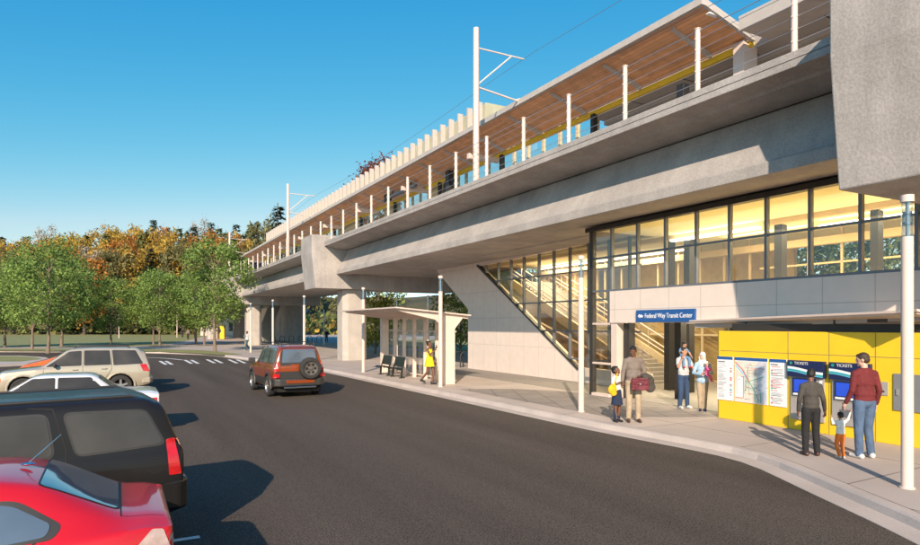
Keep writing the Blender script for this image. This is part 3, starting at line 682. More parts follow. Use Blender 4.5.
# maps: printed sheets with a route diagram
rnd = random.Random(5)
red = pm('route_red', (0.7, 0.06, 0.04), 0.6); grn = pm('route_green', (0.02, 0.4, 0.22), 0.6); gry = pm('print_grey', (0.35, 0.35, 0.38), 0.6); blu = pm('water_blue', (0.35, 0.6, 0.72), 0.6); blk = pm('print_black', (0.08, 0.08, 0.1), 0.6); ora = pm('route_orange', (0.75, 0.35, 0.05), 0.6); beige = pm('map_beige', (0.74, 0.66, 0.55), 0.6); lilac = pm('map_lilac', (0.60, 0.56, 0.60), 0.6); cyn = pm('print_blue', (0.05, 0.3, 0.62), 0.6)
pmats = ['white', 'blue_sign', red, grn, gry, blu, blk, ora, beige, lilac, cyn]
def poster(name, label, s_hi, s_lo, kind):
    r = vthing(name, label, 'poster', DY - 0.02, (s_hi + s_lo) / 2, 0.47, 'printed sheets on the yellow wall')
    off = (DY - 0.02, (s_hi + s_lo) / 2, 0.47)
    z0, z1 = 0.47, 1.56; W = s_hi - s_lo; H = z1 - z0
    mb = MB(off); mb.box(DY - 0.020, DY - 0.001, s_lo, s_hi, z0, z1, 0); mb.box(DY - 0.022, DY - 0.0201, s_lo, s_hi, z1 - 0.075, z1, 1)
    mb.build('sheet', ['white', 'blue_sign'], r)
    mb = MB(off)
    lay = [0]
    def bar(u0, v0, u1, v1, m):      # u from the left (0..W), v from the bottom
        lay[0] += 1; e = DY - 0.0225 - 0.00002 * lay[0]
        mb.box(e - 0.001, DY - 0.0201, s_hi - u1, s_hi - u0, z0 + v0, z0 + v1, m)
    def seg(u0, v0, u1, v1, w, m):
        lay[0] += 1; e = DY - 0.0235 - 0.00003 * lay[0]
        a = Vector((u0, v0)); b = Vector((u1, v1)); t = (b - a).normalized(); n = Vector((-t.y, t.x)) * w / 2
        q = [a - n, b - n, b + n, a + n]; mb.quad(*[(e, s_hi - p.x, z0 + p.y) for p in q], m)
    if kind == 'map':
        bar(0.02, 0.02, W - .02, H - 0.09, 8); bar(W * .70, 0.02, W - .02, H - 0.09, 9); bar(0.05, 0.12, W * .28, 0.62, 0)
        seg(0.03, .9, W * .4, .6, .05, 5)
        for k in range(16):
            u = rnd.uniform(.05, .95) * W; seg(u, 0.05 + rnd.random() * .3, u + rnd.uniform(-.05, .05), rnd.uniform(.5, .98), .010, rnd.choice([3, 3, 5, 5, 4]))
            v = rnd.uniform(.06, .94); seg(0.3 * W + rnd.random() * .2, v, rnd.uniform(.6, .95) * W, v + rnd.uniform(-.06, .06), .009, rnd.choice([3, 7, 5, 4, 2]))
        seg(0.02, .97, .25 * W, .8, .022, 2); seg(.25 * W, .8, .45 * W, .52, .024, 2); seg(.45 * W, .52, .62 * W, .3, .02, 3); seg(.62 * W, .3, .75 * W, .05, .02, 3)
        seg(.28 * W, .62, .28 * W, .1, .016, 2); seg(.02, .1, .28 * W, .1, .016, 2); seg(.8 * W, .26, .8 * W, .04, .016, 3); seg(.45 * W, .52, .9 * W, .66, .014, 3)
        for k in range(26): 
            u = rnd.uniform(.1, .95) * W; v = rnd.uniform(.06, .94); bar(u, v, u + rnd.uniform(.03, .09), v + .012, rnd.choice([4, 6, 4]))
    else:
        z = H - 0.14; bar(.03, z, W * .5, z + .022, 6); z -= .045
        while z > .06:
            if kind == 'list':
                bar(.03, z, .03 + rnd.uniform(.3, .55) * W, z + .011, 4)
                if rnd.random() < .55: bar(W * .82, z - .004, W * .94, z + .016, rnd.choice([2, 2, 3, 10, 10, 3]))
            else:
                bar(.05, z, .05 + rnd.uniform(.3, .75) * W, z + .011, rnd.choice([4, 4, 4, 2, 6]))
                if rnd.random() < .35: bar(.04, z - .012, .075, z + .02, rnd.choice([2, 3, 5]))
            z -= rnd.choice([.03, .03, .055])
    mb.build('print', pmats, r, recalc=False)
poster('route_list', 'narrow white timetable sheet at the left end of the yellow wall', 10.93, 10.47, 'list')
poster('route_map', 'wide route map poster with red and green lines on the yellow wall', 10.42, 9.52, 'map')
poster('fare_guide', 'white information sheet between the route map and the first ticket machine', 9.47, 9.05, 'info')
def machine(s1, s0, label):
    r = vthing('ticket_machine', label, 'ticket machine', DY, (s0 + s1) / 2, 0.22, 'ticket machines in the yellow wall')
    off = (DY, (s0 + s1) / 2, 0.22); mx = s1; W = s1 - s0
    def bx_(name, mat, *bs, bevel=0):
        mb = MB(off)
        for b in bs: mb.box(b[0], b[1], mx - b[3], mx - b[2], b[4], b[5])
        return mb.build(name, mat, r, bevel=bevel)
    bx_('cabinet', 'machine', (DY - 0.04, DY + .2, 0.03, W - .03, 0.24, 1.20), bevel=.006)
    bx_('header', 'navy', (DY - 0.11, DY + .1, 0.0, W, 1.20, 1.56), bevel=.006)
    # header wave
    mb = MB(off); n = 18
    for (za, zb, m, e) in ((1.335, 1.385, 2, .1125), (1.275, 1.335, 0, .1135), (1.30, 1.30, 1, .1145)):
        for k in range(n):
            t0, t1 = k / n, (k + 1) / n
            f = lambda t: 0.05 * math.cos(t * 3.1) + 0.02
            th = (zb - za) if zb > za else 0.02
            a = [(DY - e, mx - .01 - t * (W - .02), za + f(t) + d) for t, d in ((t0, -.03), (t1, -.03), (t1, th - .03), (t0, th - .03))]
            mb.quad(*a, m)
    mb.build('header_wave', ['wave_blue', 'teal', 'white'], r, recalc=False)
    textmesh('TICKETS', 0.085, 'white', r, (-0.1135, W / 2 - 0.17, 1.50 - 0.22), (PI / 2, 0, -PI / 2), ext=0.001)
    mb = MB(off); mb.lathe([(0.0, DY - .114), (0.032, DY - .114), (0.032, DY - .1105)], (0, mx - .09, 1.50), axis='x', n=14); mb.build('logo', 'teal', r, recalc=False)
    bx_('screen_frame', 'navy', (DY - 0.075, DY - .041, 0.10, W - .20, 0.78, 1.17))
    bx_('screen', 'screen', (DY - 0.079, DY - .0755, 0.14, W - .24, 0.86, 1.14))
    bx_('screen_label', 'white', (DY - 0.078, DY - .0755, 0.12, W - .22, 0.79, .835))
    bx_('card_reader', 'black', (DY - 0.07, DY - .041, W - .15, W - .06, 0.86, 1.02))
    bx_('notice', 'white', (DY - 0.05, DY - .041, W - .13, W - .07, 1.08, 1.15))
    bx_('coin_slot', 'steel_grey', (DY - 0.055, DY - .041, W - .32, W - .24, 0.62, .70), (DY - 0.05, DY - .041, .2, .45, 0.42, .58))
    bx_('lower_seam', 'seam', (DY - 0.043, DY - .0401, .06, W - .06, .725, .735))
    return r
machine(8.97, 8.14, 'first ticket machine beside the map posters, with the grey-sweatered adult before it')
machine(8.03, 7.20, 'second ticket machine, behind the man in the maroon top')
kp = vthing('wall_plate', 'small grey call plate on the yellow wall near the pole', 'wall plate', DY, 6.98, .98)
mb = MB((DY, 6.98, .98)); mb.box(DY - .02, DY - .001, 6.90, 7.06, .95, 1.22); mb.build('plate', 'machine', kp, bevel=.004)
mb = MB((DY, 6.98, .98)); mb.tube((DY - .026, 6.98, 1.03), (DY - .0201, 6.98, 1.03), .018, n=10); mb.build('button', 'black', kp)
dr = vthing('service_hatch', 'large grey metal hatch at the right end of the yellow wall', 'hatch', DY, 6.4, .7)
mb = MB((DY, 6.4, .7)); mb.box(DY - .03, DY - .001, 6.14, 6.80, .68, 1.40); mb.build('panel', 'grey_door', dr, bevel=.006)
mb = MB((DY, 6.4, .7)); mb.box(DY - .05, DY - .0301, 6.70, 6.74, .98, 1.10); mb.build('handle', 'steel_cable', dr)

# ================================================================== LAMP POSTS
def lamp_post(D, s, label, first=None):
    if first: return dup(first, V(D, s), TH, label)
    r = vthing('lamp_post', label, 'lamp post', D, s, 0, 'cream cylinder lamp posts along the kerb')
    mb = MB(); mb.tube((0, 0, 0), (0, 0, 3.62), 0.078, n=20); mb.tube((0, 0, 0.0), (0, 0, 0.02), 0.10, n=20); mb.build('pole', 'metal_white', r, smooth=True)
    mb = MB(); mb.tube((0, 0, 3.62), (0, 0, 4.12), 0.072, n=20); mb.build('lens', 'glass_grey', r, smooth=True)
    mb = MB(); mb.tube((0, 0, 3.625), (0, 0, 4.11), 0.022, n=10); mb.tube((0, 0, 3.80), (0, 0, 3.83), 0.06, n=12); mb.tube((0, 0, 3.95), (0, 0, 3.98), 0.06, n=12); mb.build('louvre_core', 'steel_grey', r, smooth=True)
    mb = MB(); mb.tube((0, 0, 4.12), (0, 0, 4.22), 0.086, n=20); mb.build('cap', 'metal_white', r, smooth=True)
    return r
L1 = lamp_post(9.99, 4.9, 'nearest cylinder lamp post at the right edge in front of the yellow wall')
lamp_post(11.0, 13.4, 'cylinder lamp post in front of the stair window left of the girl and man', L1)
lamp_post(10.75, 21.35, 'cylinder lamp post at the right end of the bus shelter', L1)
lamp_post(10.75, 29.9, 'cylinder lamp post at the left end of the bus shelter', L1)
lamp_post(10.4, 39.9, 'cylinder lamp post just behind the right of the red-brown off-roader', L1)
lamp_post(10.1, 47.7, 'cylinder lamp post behind the left of the red-brown off-roader roof', L1)
lamp_post(10.0, 56.0, 'cylinder lamp post beside the walking man beyond the road bend', L1)
for i, (px, py) in enumerate(((324, 344.5), (196, 340), (119, 338), (177, 337.5), (280, 341))):
    p = G(px, py); lb = ('lamp post on the lawn edge seen right of the off-roader between the trees', 'lamp post behind the street trees near the distant walkers', 'far lamp post beyond the lawn between two tree trunks', 'far lamp post left of the three distant walkers', 'lamp post in the shade under the viaduct by the cycle stands')[i]
    dup(L1, p, 0.0, lb)
for px, lb in ((528, 'slim lamp post beyond the shelter roof among the rear trees'), (430, 'slim lamp post behind the shelter roof near its middle')):
    Y = 46 if px < 500 else 40
    dup(L1, ((428 if px > 500 else 397) / 630 * Y - 460 / 630 * Y, Y, 0), 0.0, lb)

# ================================================================== BUS SHELTER
sh = vthing('bus_shelter', 'cream steel bus shelter with ribbed sloping roof and glass back beside the kerb', 'bus shelter', 11.4, 25.5)
ho = (11.4, 25.5, 0)
def shp(name, mat, fn, **kw):
    mb = MB(ho); fn(mb); return mb.build(name, mat, sh, **kw)
rz = lambda D: 2.98 - (D - 9.2) * 0.085
shp('roof', 'metal_white', lambda mb: mb.loft([(9.15, 21.9, rz(9.15)), (12.4, 21.9, rz(12.4)), (12.4, 29.9, rz(12.4)), (9.15, 28.6, rz(9.15))], [(9.15, 21.9, rz(9.15) + .05), (12.4, 21.9, rz(12.4) + .05), (12.4, 29.9, rz(12.4) + .05), (9.15, 28.6, rz(9.15) + .05)]))
for k, s in enumerate((22.1, 23.3, 24.5, 25.7, 26.9, 28.1, 29.2)):
    d0 = 9.25 if s < 28.4 else 10.6
    shp('roof_rib', 'metal_white', lambda mb: mb.prism([(d0, rz(d0) - .06), (d0, rz(d0) - .002), (12.35, rz(12.35) - .002), (12.35, rz(12.35) - .12), (10.6, rz(10.6) - .10)], 'y', s - .03, s + .03))
def fin(s, w=.04, d0=11.64, d1=11.80):
    shp('fin_post', 'metal_white', lambda mb: mb.prism([(d0, 0), (d1, 0), (d1, rz(12.2) - .10), (d0, rz(11.6) - .10)], 'y', s - w, s + w))
for s in (23.6, 24.75, 25.9, 27.05, 28.15): fin(s, .04)
fin(29.3, .10, 11.45, 11.82)
shp('end_post', 'metal_white', lambda mb: mb.prism([(11.15, 0), (11.75, 0), (11.75, 2.2), (12.1, 2.62), (12.4, rz(12.4)), (9.3, rz(9.3)), (9.3, rz(9.3) - .08), (10.9, 2.55), (11.15, 2.3)], 'y', 22.05, 22.22), bevel=.01)
shp('glass_back', 'glass_shelter', lambda mb: mb.box(11.86, 11.87, 22.4, 29.4, 0.15, 2.05))
shp('top_rail', 'metal_white', lambda mb: (mb.box(11.83, 11.90, 22.23, 29.5, 2.05, 2.12), mb.box(11.84, 11.89, 22.23, 29.5, 0.11, 0.149)))
# benches
def bench(D, s, label, first=None):
    if first: return dup(first, V(D, s), TH, label)
    r = vthing('bench', label, 'bench', D, s, 0, 'dark benches in the bus shelter')
    mb = MB()
    for k in range(4): mb.box(-.24 + k * .085, -.24 + k * .085 + .07, -.52, .52, .42, .44)
    mb.build('seat', 'bench', r)
    mb = MB(); mb.prism([(.10, .50), (.125, .49), (.20, .92), (.175, .93)], 'y', -.54, .54); mb.build('backrest', 'bench', r, bevel=.008)
    for y in (-.50, .50):
        mb = MB(); mb.prism([(-.10, 0), (.16, 0), (.16, .03), (.06, .05), (.08, .40), (.20, .88), (.17, .89), (.06, .48), (.02, .418), (-.24, .418), (-.24, .39), (.0, .37), (-.02, .05), (-.10, .03)], 'y', y - .022, y + .022); mb.build('leg', 'bench', r)
    return r
B1 = bench(10.95, 27.6, 'left dark bench in the bus shelter')
bench(10.95, 26.1, 'right dark bench in the bus shelter', B1)
# cycle stands
def stand(loc, rot, label, first=None):
    if first: return dup(first, loc, rot, label)
    r = thing('cycle_stand', label, 'cycle stand', loc, rot, 'black hoop cycle stands')
    mb = MB(); pts = [(-.3, 0, 0), (-.3, 0, .6)] + [(-.3 * math.cos(a), 0, .6 + .28 * math.sin(a)) for a in [PI * k / 8 for k in range(1, 8)]] + [(.3, 0, .6), (.3, 0, 0)]
    mb.path(pts, .035, n=8); mb.build('hoop', 'black', r, smooth=True); return r
K1 = stand(G(458, 367.2), R(20), 'dark hoop cycle stand between the shelter and the panelled wall, the left one')
stand(G(465.5, 367.4), R(20), 'dark hoop cycle stand right beside the panelled wall', K1)
for k in range(6): stand(G(273 + k * 9.2, 342.4), R(5), 'hoop cycle stand in the far row under the viaduct behind the off-roader', K1)
# far second stair block under the viaduct
fb = vthing('far_stair_block', 'shaded concrete stair block far under the viaduct behind the cycle stands', 'building', 21, 95)
mb = MB((21, 95, 0)); mb.prism([(20.6, 0), (26.2, 0), (26.2, 3.6), (27.2, 5.0), (20.6, 5.0)], 'y', 101.0, 106.0); mb.build('wall', 'wallpanel', fb)
mb = MB((21, 95, 0)); mb.prism([(18.2, 0), (19.6, 0), (19.7, 2.4), (21.0, 5.6), (19.3, 5.6), (18.2, 2.6)], 'y', 93, 93.6); 
w2 = vthing('slanted_wall', 'pale slanted concrete fin wall under the far viaduct left of the far lamp posts', 'wall', 18.5, 93); 
mb.off = Vector((18.5, 93, 0)); mb.build('fin', 'concrete_col', w2)
yk = thing('yellow_kiosk', 'small yellow kiosk with a dark round emblem under the far end of the viaduct', 'kiosk', G(220, 339), R(10))
mb = MB(); mb.box(-.75, .75, -.4, .4, 0, 2.2); mb.build('cabinet', 'yellow', yk, bevel=.05)
mb = MB(); mb.lathe([(0, -.42), (.55, -.42), (.55, -.401)], (-.3, 0, 1.4), axis='y', n=20); mb.build('emblem', 'navy', yk, recalc=False)
dk = thing('dark_block', 'dark recessed concrete wall under the far viaduct beside the yellow kiosk', 'wall', V(22, 112), TH)
mb = MB(); mb.box(-.3, .3, -26, 6, 0, 5.4); mb.box(-4, -.31, 5.4, 6, 0, 5.4); mb.build('wall', 'concrete', dk)
# low pale building beyond
lb_ = thing('low_building', 'low pale building far behind the distant walkers', 'building', G(176, 336.5) + Vector((4, 10, 0)), R(8))
mb = MB(); mb.box(-3, 14, 0, 10, 0, 4.4); mb.build('wall', 'wallpanel', lb_)
mb = MB(); mb.box(-3.4, 14.4, -.4, 10.4, 4.4, 4.8); mb.build('roof', 'roof_white', lb_)
mb = MB()
for k in range(4): mb.box(-1 + k * 4, .8 + k * 4, -.03, -.001, 1, 3)
mb.build('window', 'black', lb_)
# ================================================================== CARS
def carpaint(name, col, metal=0.0, rough=0.28, coat=1.0):
    m = pm(name, col, rough, metal=metal, var=0.03, scale=3, coat=coat, spec=.3); return m
M['paint_red'] = carpaint('red_car_paint', (0.52, 0.008, 0.012))
M['paint_black'] = carpaint('black_car_paint', (0.014, 0.012, 0.011), rough=0.38, coat=.18)
M['paint_gold'] = carpaint('champagne_car_paint', (0.52, 0.44, 0.33), metal=0.35)
M['paint_silverwhite'] = carpaint('white_car_paint', (0.74, 0.71, 0.70))
M['paint_copper'] = carpaint('copper_red_car_paint', (0.30, 0.055, 0.010), metal=0.25)
M['paint_orange'] = carpaint('orange_car_paint', (0.75, 0.13, 0.015))
M['paint_dkblue'] = carpaint('blue_car_paint', (0.03, 0.05, 0.12))
M['car_glass'] = pm('tinted_car_glass', (0.055, 0.048, 0.042), 0.10, var=0.35, scale=1.3, spec=0.5, coat=0.15)
M['car_glass_pale'] = pm('reflecting_car_glass', (0.10, 0.13, 0.17), 0.05, var=0.2, scale=1.0, spec=1.0, coat=1.0)
M['trim'] = pm('dark_car_trim', (0.035, 0.032, 0.03), 0.5, var=0.1)
M['chrome'] = pm('chrome_trim', (0.75, 0.74, 0.72), 0.12, metal=1.0, var=0.03)
M['tyre'] = pm('tyre_rubber', (0.03, 0.028, 0.027), 0.85, var=0.15, scale=10)
M['rim'] = pm('alloy_rim', (0.55, 0.53, 0.50), 0.3, metal=0.8, var=0.05)
M['rim_dark'] = pm('grey_rim', (0.16, 0.14, 0.125), 0.45, metal=0.4, var=0.05)
M['tail_red'] = pm('red_lamp_lens', (0.52, 0.01, 0.012), 0.12, var=0.2, scale=14, coat=1.0)
M['lens_clear'] = pm('clear_lamp_lens', (0.50, 0.36, 0.32), 0.1, var=0.2, scale=14, coat=1.0)
M['amber'] = pm('amber_lens', (0.75, 0.17, 0.02), 0.15, coat=1.0)
M['seam_dark'] = pm('body_gap', (0.012, 0.011, 0.01), 0.8)

def lerpk(keys, x):
    if x <= keys[0][0]: return keys[0][1:]
    for a, b in zip(keys, keys[1:]):
        if x <= b[0]:
            t = (x - a[0]) / max(1e-6, b[0] - a[0]); return [p + (q - p) * t for p, q in zip(a[1:], b[1:])]
    return keys[-1][1:]
def body_mesh(keys, paint, parent, name='body', endr=0.10, lean=0.0, leanx=0.5, lean_z=0.95, wheels=(), wr=0.37, gy=0.0, smoothn=2, sharp_front=0.0):
    x0, x1 = keys[0][0], keys[-1][0]; n = 84
    X = [x0 + (x1 - x0) * i / n for i in range(n + 1)]
    S = [list(lerpk(keys, x)) for x in X]
    for _ in range(smoothn):
        S = [S[0]] + [[(a + 2 * b + c) / 4 for a, b, c in zip(S[i - 1], S[i], S[i + 1])] for i in range(1, n)] + [S[-1]]
    st_ = [(x, *s, 0.0) for x, s in zip(X, S)]
    steps = 5
    def endcap(st0, sg):
        out = []
        for k in range(1, steps + 1):
            a = PI / 2 * k / steps; ins = endr * 0.9 * (1 - math.cos(a)); x = st0[0] + sg * endr * math.sin(a)
            out.append((x, st0[1] - ins, min(st0[2], st0[1] - ins - .03), st0[3] + ins * .6, st0[4] - ins, st0[5] - ins, 0))
        return out
    st_ = endcap(st_[0], -1)[::-1] + st_ + endcap(st_[-1], 1)
    vs = []; nr = None
    for (x, zt, zb, z0, w, wt, _) in st_:
        zb = min(zb, zt - 0.03); g = zt - zb
        wt = min(wt, w - .02)
        r = [(0, z0), (w * .80, z0), (w * .93, z0 + .03), (w * .975, z0 + .12), (w * .995, z0 + (zb - z0) * .38), (w, z0 + (zb - z0) * .62), (w * .993, z0 + (zb - z0) * .84), (w * .975, zb - .015), (w * .955, zb + .012)]
        wb = w * .945
        for t in (.12, .35, .6, .8): r.append((wb + (wt - wb) * t, zb + .012 + (g - .012) * t * .97))
        k = min(1.0, g / 0.25)
        r += [(wt * .985, zb + g * .89), (wt * .94, zb + g * .945), (wt * .82, zb + g * .975), (wt * .5, zb + g * .995), (0, zt)]
        if nr is None: nr = len(r)
        for (y, z) in r: vs.append((x, y, z))
        for (y, z) in r: vs.append((x, -y, z))
    fs = []; ns = len(st_)
    for i in range(ns - 1):
        for j in range(nr - 1):
            for sd in (0, nr):
                a = i * 2 * nr + sd + j; b = (i + 1) * 2 * nr + sd + j
                fs.append((a, a + 1, b + 1, b))
    for i in (0, ns - 1):
        for j in range(nr - 1):
            a = i * 2 * nr + j; fs.append((a, a + 1, a + 1 + nr, a + nr))
    if lean:
        vv = []
        for x, y, z in vs:
            t = max(0, min(1, (x - leanx) / (x1 - leanx))); t = t * t
            vv.append((x - lean * max(0, z - lean_z) * t, y, z))
        vs = vv
    mb = MB(); mb.add(vs, fs)
    me = mb.mesh(name, [paint, 'seam_dark'], smooth='all', recalc=False)
    bm = bmesh.new(); bm.from_mesh(me); bmesh.ops.remove_doubles(bm, verts=bm.verts, dist=0.0004); bmesh.ops.dissolve_degenerate(bm, edges=bm.edges, dist=0.0004)
    bmesh.ops.recalc_face_normals(bm, faces=bm.faces); bm.to_mesh(me); bm.free()
    o = bpy.data.objects.new(name, me); C.objects.link(o)
    cut = MB()
    for (wx, wy) in wheels:
        for sg in (-1, 1):
            cut.lathe([(0, sg * (wy - .30)), (wr * 1.17, sg * (wy - .30)), (wr * 1.17, sg * (wy + .4)), (0, sg * (wy + .4))], (wx, 0, wr), axis='y', n=36)
    if cut.v:
        cme = cut.mesh('cutter', 'seam_dark', smooth=False)
        co_ = bpy.data.objects.new('cutter', cme); C.objects.link(co_)
        md = o.modifiers.new('b', 'BOOLEAN'); md.operation = 'DIFFERENCE'; md.object = co_; md.solver = 'EXACT'
        try: md.material_mode = 'TRANSFER'
        except Exception: pass
        baked(o); bpy.data.objects.remove(co_)
    o.data.set_sharp_from_angle(angle=R(42))
    o.parent = parent
    bm = bmesh.new(); bm.from_mesh(o.data); bvh = BVHTree.FromBMesh(bm); bm.free()
    return o, bvh
def roundpoly(P, r, k=4):
    out = []; n = len(P)
    for i in range(n):
        a, b, c = Vector(P[i - 1]), Vector(P[i]), Vector(P[(i + 1) % n])
        u = (a - b); v = (c - b); rr = min(r, u.length * .45, v.length * .45)
        u.normalize(); v.normalize(); p, q = b + u * rr, b + v * rr
        for j in range(k + 1):
            t = j / k; out.append(tuple((1 - t) ** 2 * p + 2 * t * (1 - t) * b + t * t * q))
    return out
def shrink(P, d):
    n = len(P); area = sum(P[i - 1][0] * P[i][1] - P[i][0] * P[i - 1][1] for i in range(n)); sg = 1 if area > 0 else -1
    out = []
    for i in range(n):
        a, b, c = Vector(P[i - 1]), Vector(P[i]), Vector(P[(i + 1) % n])
        t1 = (b - a).normalized(); t2 = (c - b).normalized(); n1 = Vector((-t1.y, t1.x)) * sg; n2 = Vector((-t2.y, t2.x)) * sg
        m = (n1 + n2); m = m / max(.3, m.length_squared / 2 if m.length_squared > 0 else 1); out.append(tuple(b + m * d))
    return out
def panel(bvh, poly, axis, name, mat, parent, off=0.004, rad=0.04, grid=0.06, edge=0.0):
    P = roundpoly(poly, rad) if rad else poly
    bm = bmesh.new(); vs = [bm.verts.new((p[0], p[1], 0)) for p in P]; bm.faces.new(vs)
    for ax in (0, 1):
        lo = min(p[ax] for p in P); hi = max(p[ax] for p in P); k = lo + grid
        while k < hi:
            co = [0, 0, 0]; no = [0, 0, 0]; co[ax] = k; no[ax] = 1
            bmesh.ops.bisect_plane(bm, geom=list(bm.verts) + list(bm.edges) + list(bm.faces), plane_co=co, plane_no=no); k += grid
    bmesh.ops.triangulate(bm, faces=bm.faces)
    last = None; top = []
    for v in bm.verts:
        a, b = v.co.x, v.co.y
        org, d = {'side-': ((a, -5, b), (0, 1, 0)), 'side+': ((a, 5, b), (0, -1, 0)), 'rear': ((5, a, b), (-1, 0, 0)), 'front': ((-5, a, b), (1, 0, 0)), 'top': ((a, b, 5), (0, 0, -1))}[axis]
        h = bvh.ray_cast(Vector(org), Vector(d))
        if h[0] is None:
            near = bvh.find_nearest(Vector(last if last else {'side-': (a, -.7, b), 'side+': (a, .7, b), 'rear': (2.2, a, b), 'front': (-2.2, a, b), 'top': (a, b, 1)}[axis])); h = near
        nrm = h[1] if h[1].dot(Vector(d)) < 0 else -h[1]
        v.co = h[0] + nrm * off - Vector(d) * 0.0; last = tuple(h[0])
    if edge:        # give the panel a rim back to the surface
        r = bmesh.ops.extrude_face_region(bm, geom=list(bm.faces)); 
        for e in [g for g in r['geom'] if isinstance(g, bmesh.types.BMVert)]:
            e.co -= Vector({'side-': (0, 1, 0), 'side+': (0, -1, 0), 'rear': (-1, 0, 0), 'front': (1, 0, 0), 'top': (0, 0, -1)}[axis]) * -edge * -1 * -1
        bmesh.ops.recalc_face_normals(bm, faces=bm.faces)
    me = bpy.data.meshes.new(name); bm.to_mesh(me); bm.free(); me.materials.append(M[mat])
    me.polygons.foreach_set('use_smooth', [True] * len(me.polygons))
    o = bpy.data.objects.new(name, me); C.objects.link(o); o.parent = parent; return o
def window(bvh, poly, axis, parent, glass='car_glass', frame='trim', fw=0.018, rad=0.05, name='window', off=0.003):
    f = panel(bvh, shrink(poly, -fw), axis, name, frame, parent, off, rad + fw)
    panel(bvh, poly, axis, 'pane', glass, f, off + 0.004, rad); return f
_wheel = {}
def wheel(parent, x, y, r, rim='rim', w=0.22, spokes=5, name='wheel', flat_axis='y'):
    sg = 1 if y > 0 else -1; key = (r, rim, w, spokes, sg)
    if key not in _wheel:
        mb = MB(); h = w / 2
        mb.lathe([(r * .62, -h), (r * .90, -h), (r * .975, -h * .8), (r, -h * .5), (r, h * .5), (r * .975, h * .8), (r * .90, h), (r * .62, h)], axis='y', n=32)
        t = mb.mesh('wheel', 'tyre', smooth=True)
        mb = MB(); mb.lathe([(r * .64, sg * h * .98), (r * .62, sg * h * .9), (r * .60, sg * h * .55), (r * .58, -sg * h * .3), (r*.0, -sg * h * .3)], axis='y', n=32)
        for k in range(spokes):
            a = 2 * PI * k / spokes + .3; ca, sa = math.cos(a), math.sin(a); ww = r * .09 if spokes > 5 else r * .12
            def P(rr, tt, yy): return (ca * rr - sa * tt, sg * yy, sa * rr + ca * tt)
            mb.loft([P(0, -ww, h * .55), P(0, ww, h * .55), P(0, ww, h * .75), P(0, -ww, h * .75)], [P(r * .6, -ww * .7, h * .6), P(r * .6, ww * .7, h * .6), P(r * .6, ww * .7, h * .82), P(r * .6, -ww * .7, h * .82)])
        mb.lathe([(r * .16, sg * h * .5), (r * .15, sg * h * .86), (0, sg * h * .88)], axis='y', n=16)
        rm = mb.mesh('rim', rim, smooth=True)
        _wheel[key] = (t, rm)
    t, rm = _wheel[key]
    o = bpy.data.objects.new(name, t); C.objects.link(o); o.parent = parent; o.location = (x, y, r)
    q = bpy.data.objects.new('rim', rm); C.objects.link(q); q.parent = o
    mb = MB(); mb.lathe([(0, -.0), (r * .585, -.0)], axis='y', n=20); d = mb.build('hub_disc', 'seam_dark', o, loc=(0, -sg * w * .12, 0), recalc=False)
    return o
def line_panel(bvh, pts, axis, parent, w=0.006, name='door_gap', mat='seam_dark'):
    """thin dark gap line following the body"""
    mb = MB(); P = [Vector(p) for p in pts]; D = []
    for a, b in zip(P, P[1:]):
        n = max(1, int((b - a).length / .05))
        D += [a.lerp(b, k / n) for k in range(n)]
    D.append(P[-1]); row = []
    for i, p in enumerate(D):
        t = (D[min(i + 1, len(D) - 1)] - D[max(i - 1, 0)]).normalized(); nn = Vector((-t.y, t.x)) * w
        rr = []
        for q in (p - nn, p + nn):
            org, d = {'side-': ((q.x, -5, q.y), (0, 1, 0)), 'side+': ((q.x, 5, q.y), (0, -1, 0)), 'rear': ((5, q.x, q.y), (-1, 0, 0)), 'top': ((q.x, q.y, 5), (0, 0, -1))}[axis]
            h = bvh.ray_cast(Vector(org), Vector(d))
            if h[0] is None: rr = None; break
            rr.append(h[0] - Vector(d) * .003)
        row.append(rr)
    for a, b in zip(row, row[1:]):
        if a and b: mb.quad(a[0], b[0], b[1], a[1])
    if mb.v: return mb.build(name, mat, parent, recalc=False)
def circ(cx, cz, r, n=20): return [(cx + r * math.cos(2 * PI * k / n), cz + r * math.sin(2 * PI * k / n)) for k in range(n + 1)]
def handle(parent, x, y, z, mat, axis='x'):
    mb = MB(); sg = 1 if y > 0 else -1
    mb.path([(x - .09, y - sg * .01, z), (x - .07, y + sg * .025, z), (x + .07, y + sg * .025, z), (x + .09, y - sg * .01, z)], .012, n=8)
    return mb.build('door_handle', mat, parent, smooth=True)
def mirror(parent, x, y, z, mat):
    sg = 1 if y > 0 else -1
    mb = MB(); mb.sph((x, y + sg * .11, z + .02), (.06, .10, .075), 12); mb.tube((x, y - sg * .02, z - .03), (x, y + sg * .08, z - .01), .02, n=6)
    return mb.build('side_mirror', mat, parent, smooth=True)
def underbody(parent, x0, x1, w):
    mb = MB(); mb.box(x0, x1, -w, w, .20, .42); mb.tube((x0 + .3, 0, .22), (x1, w * .5, .26), .03); return mb.build('underbody', 'seam_dark', parent)
def plate(bvh, parent, cy, z, w=.30, h=.15, mat='white'):
    return panel(bvh, [(cy - w / 2, z - h / 2), (cy + w / 2, z - h / 2), (cy + w / 2, z + h / 2), (cy - w / 2, z + h / 2)], 'rear', 'number_plate', mat, parent, .012, 0.01)

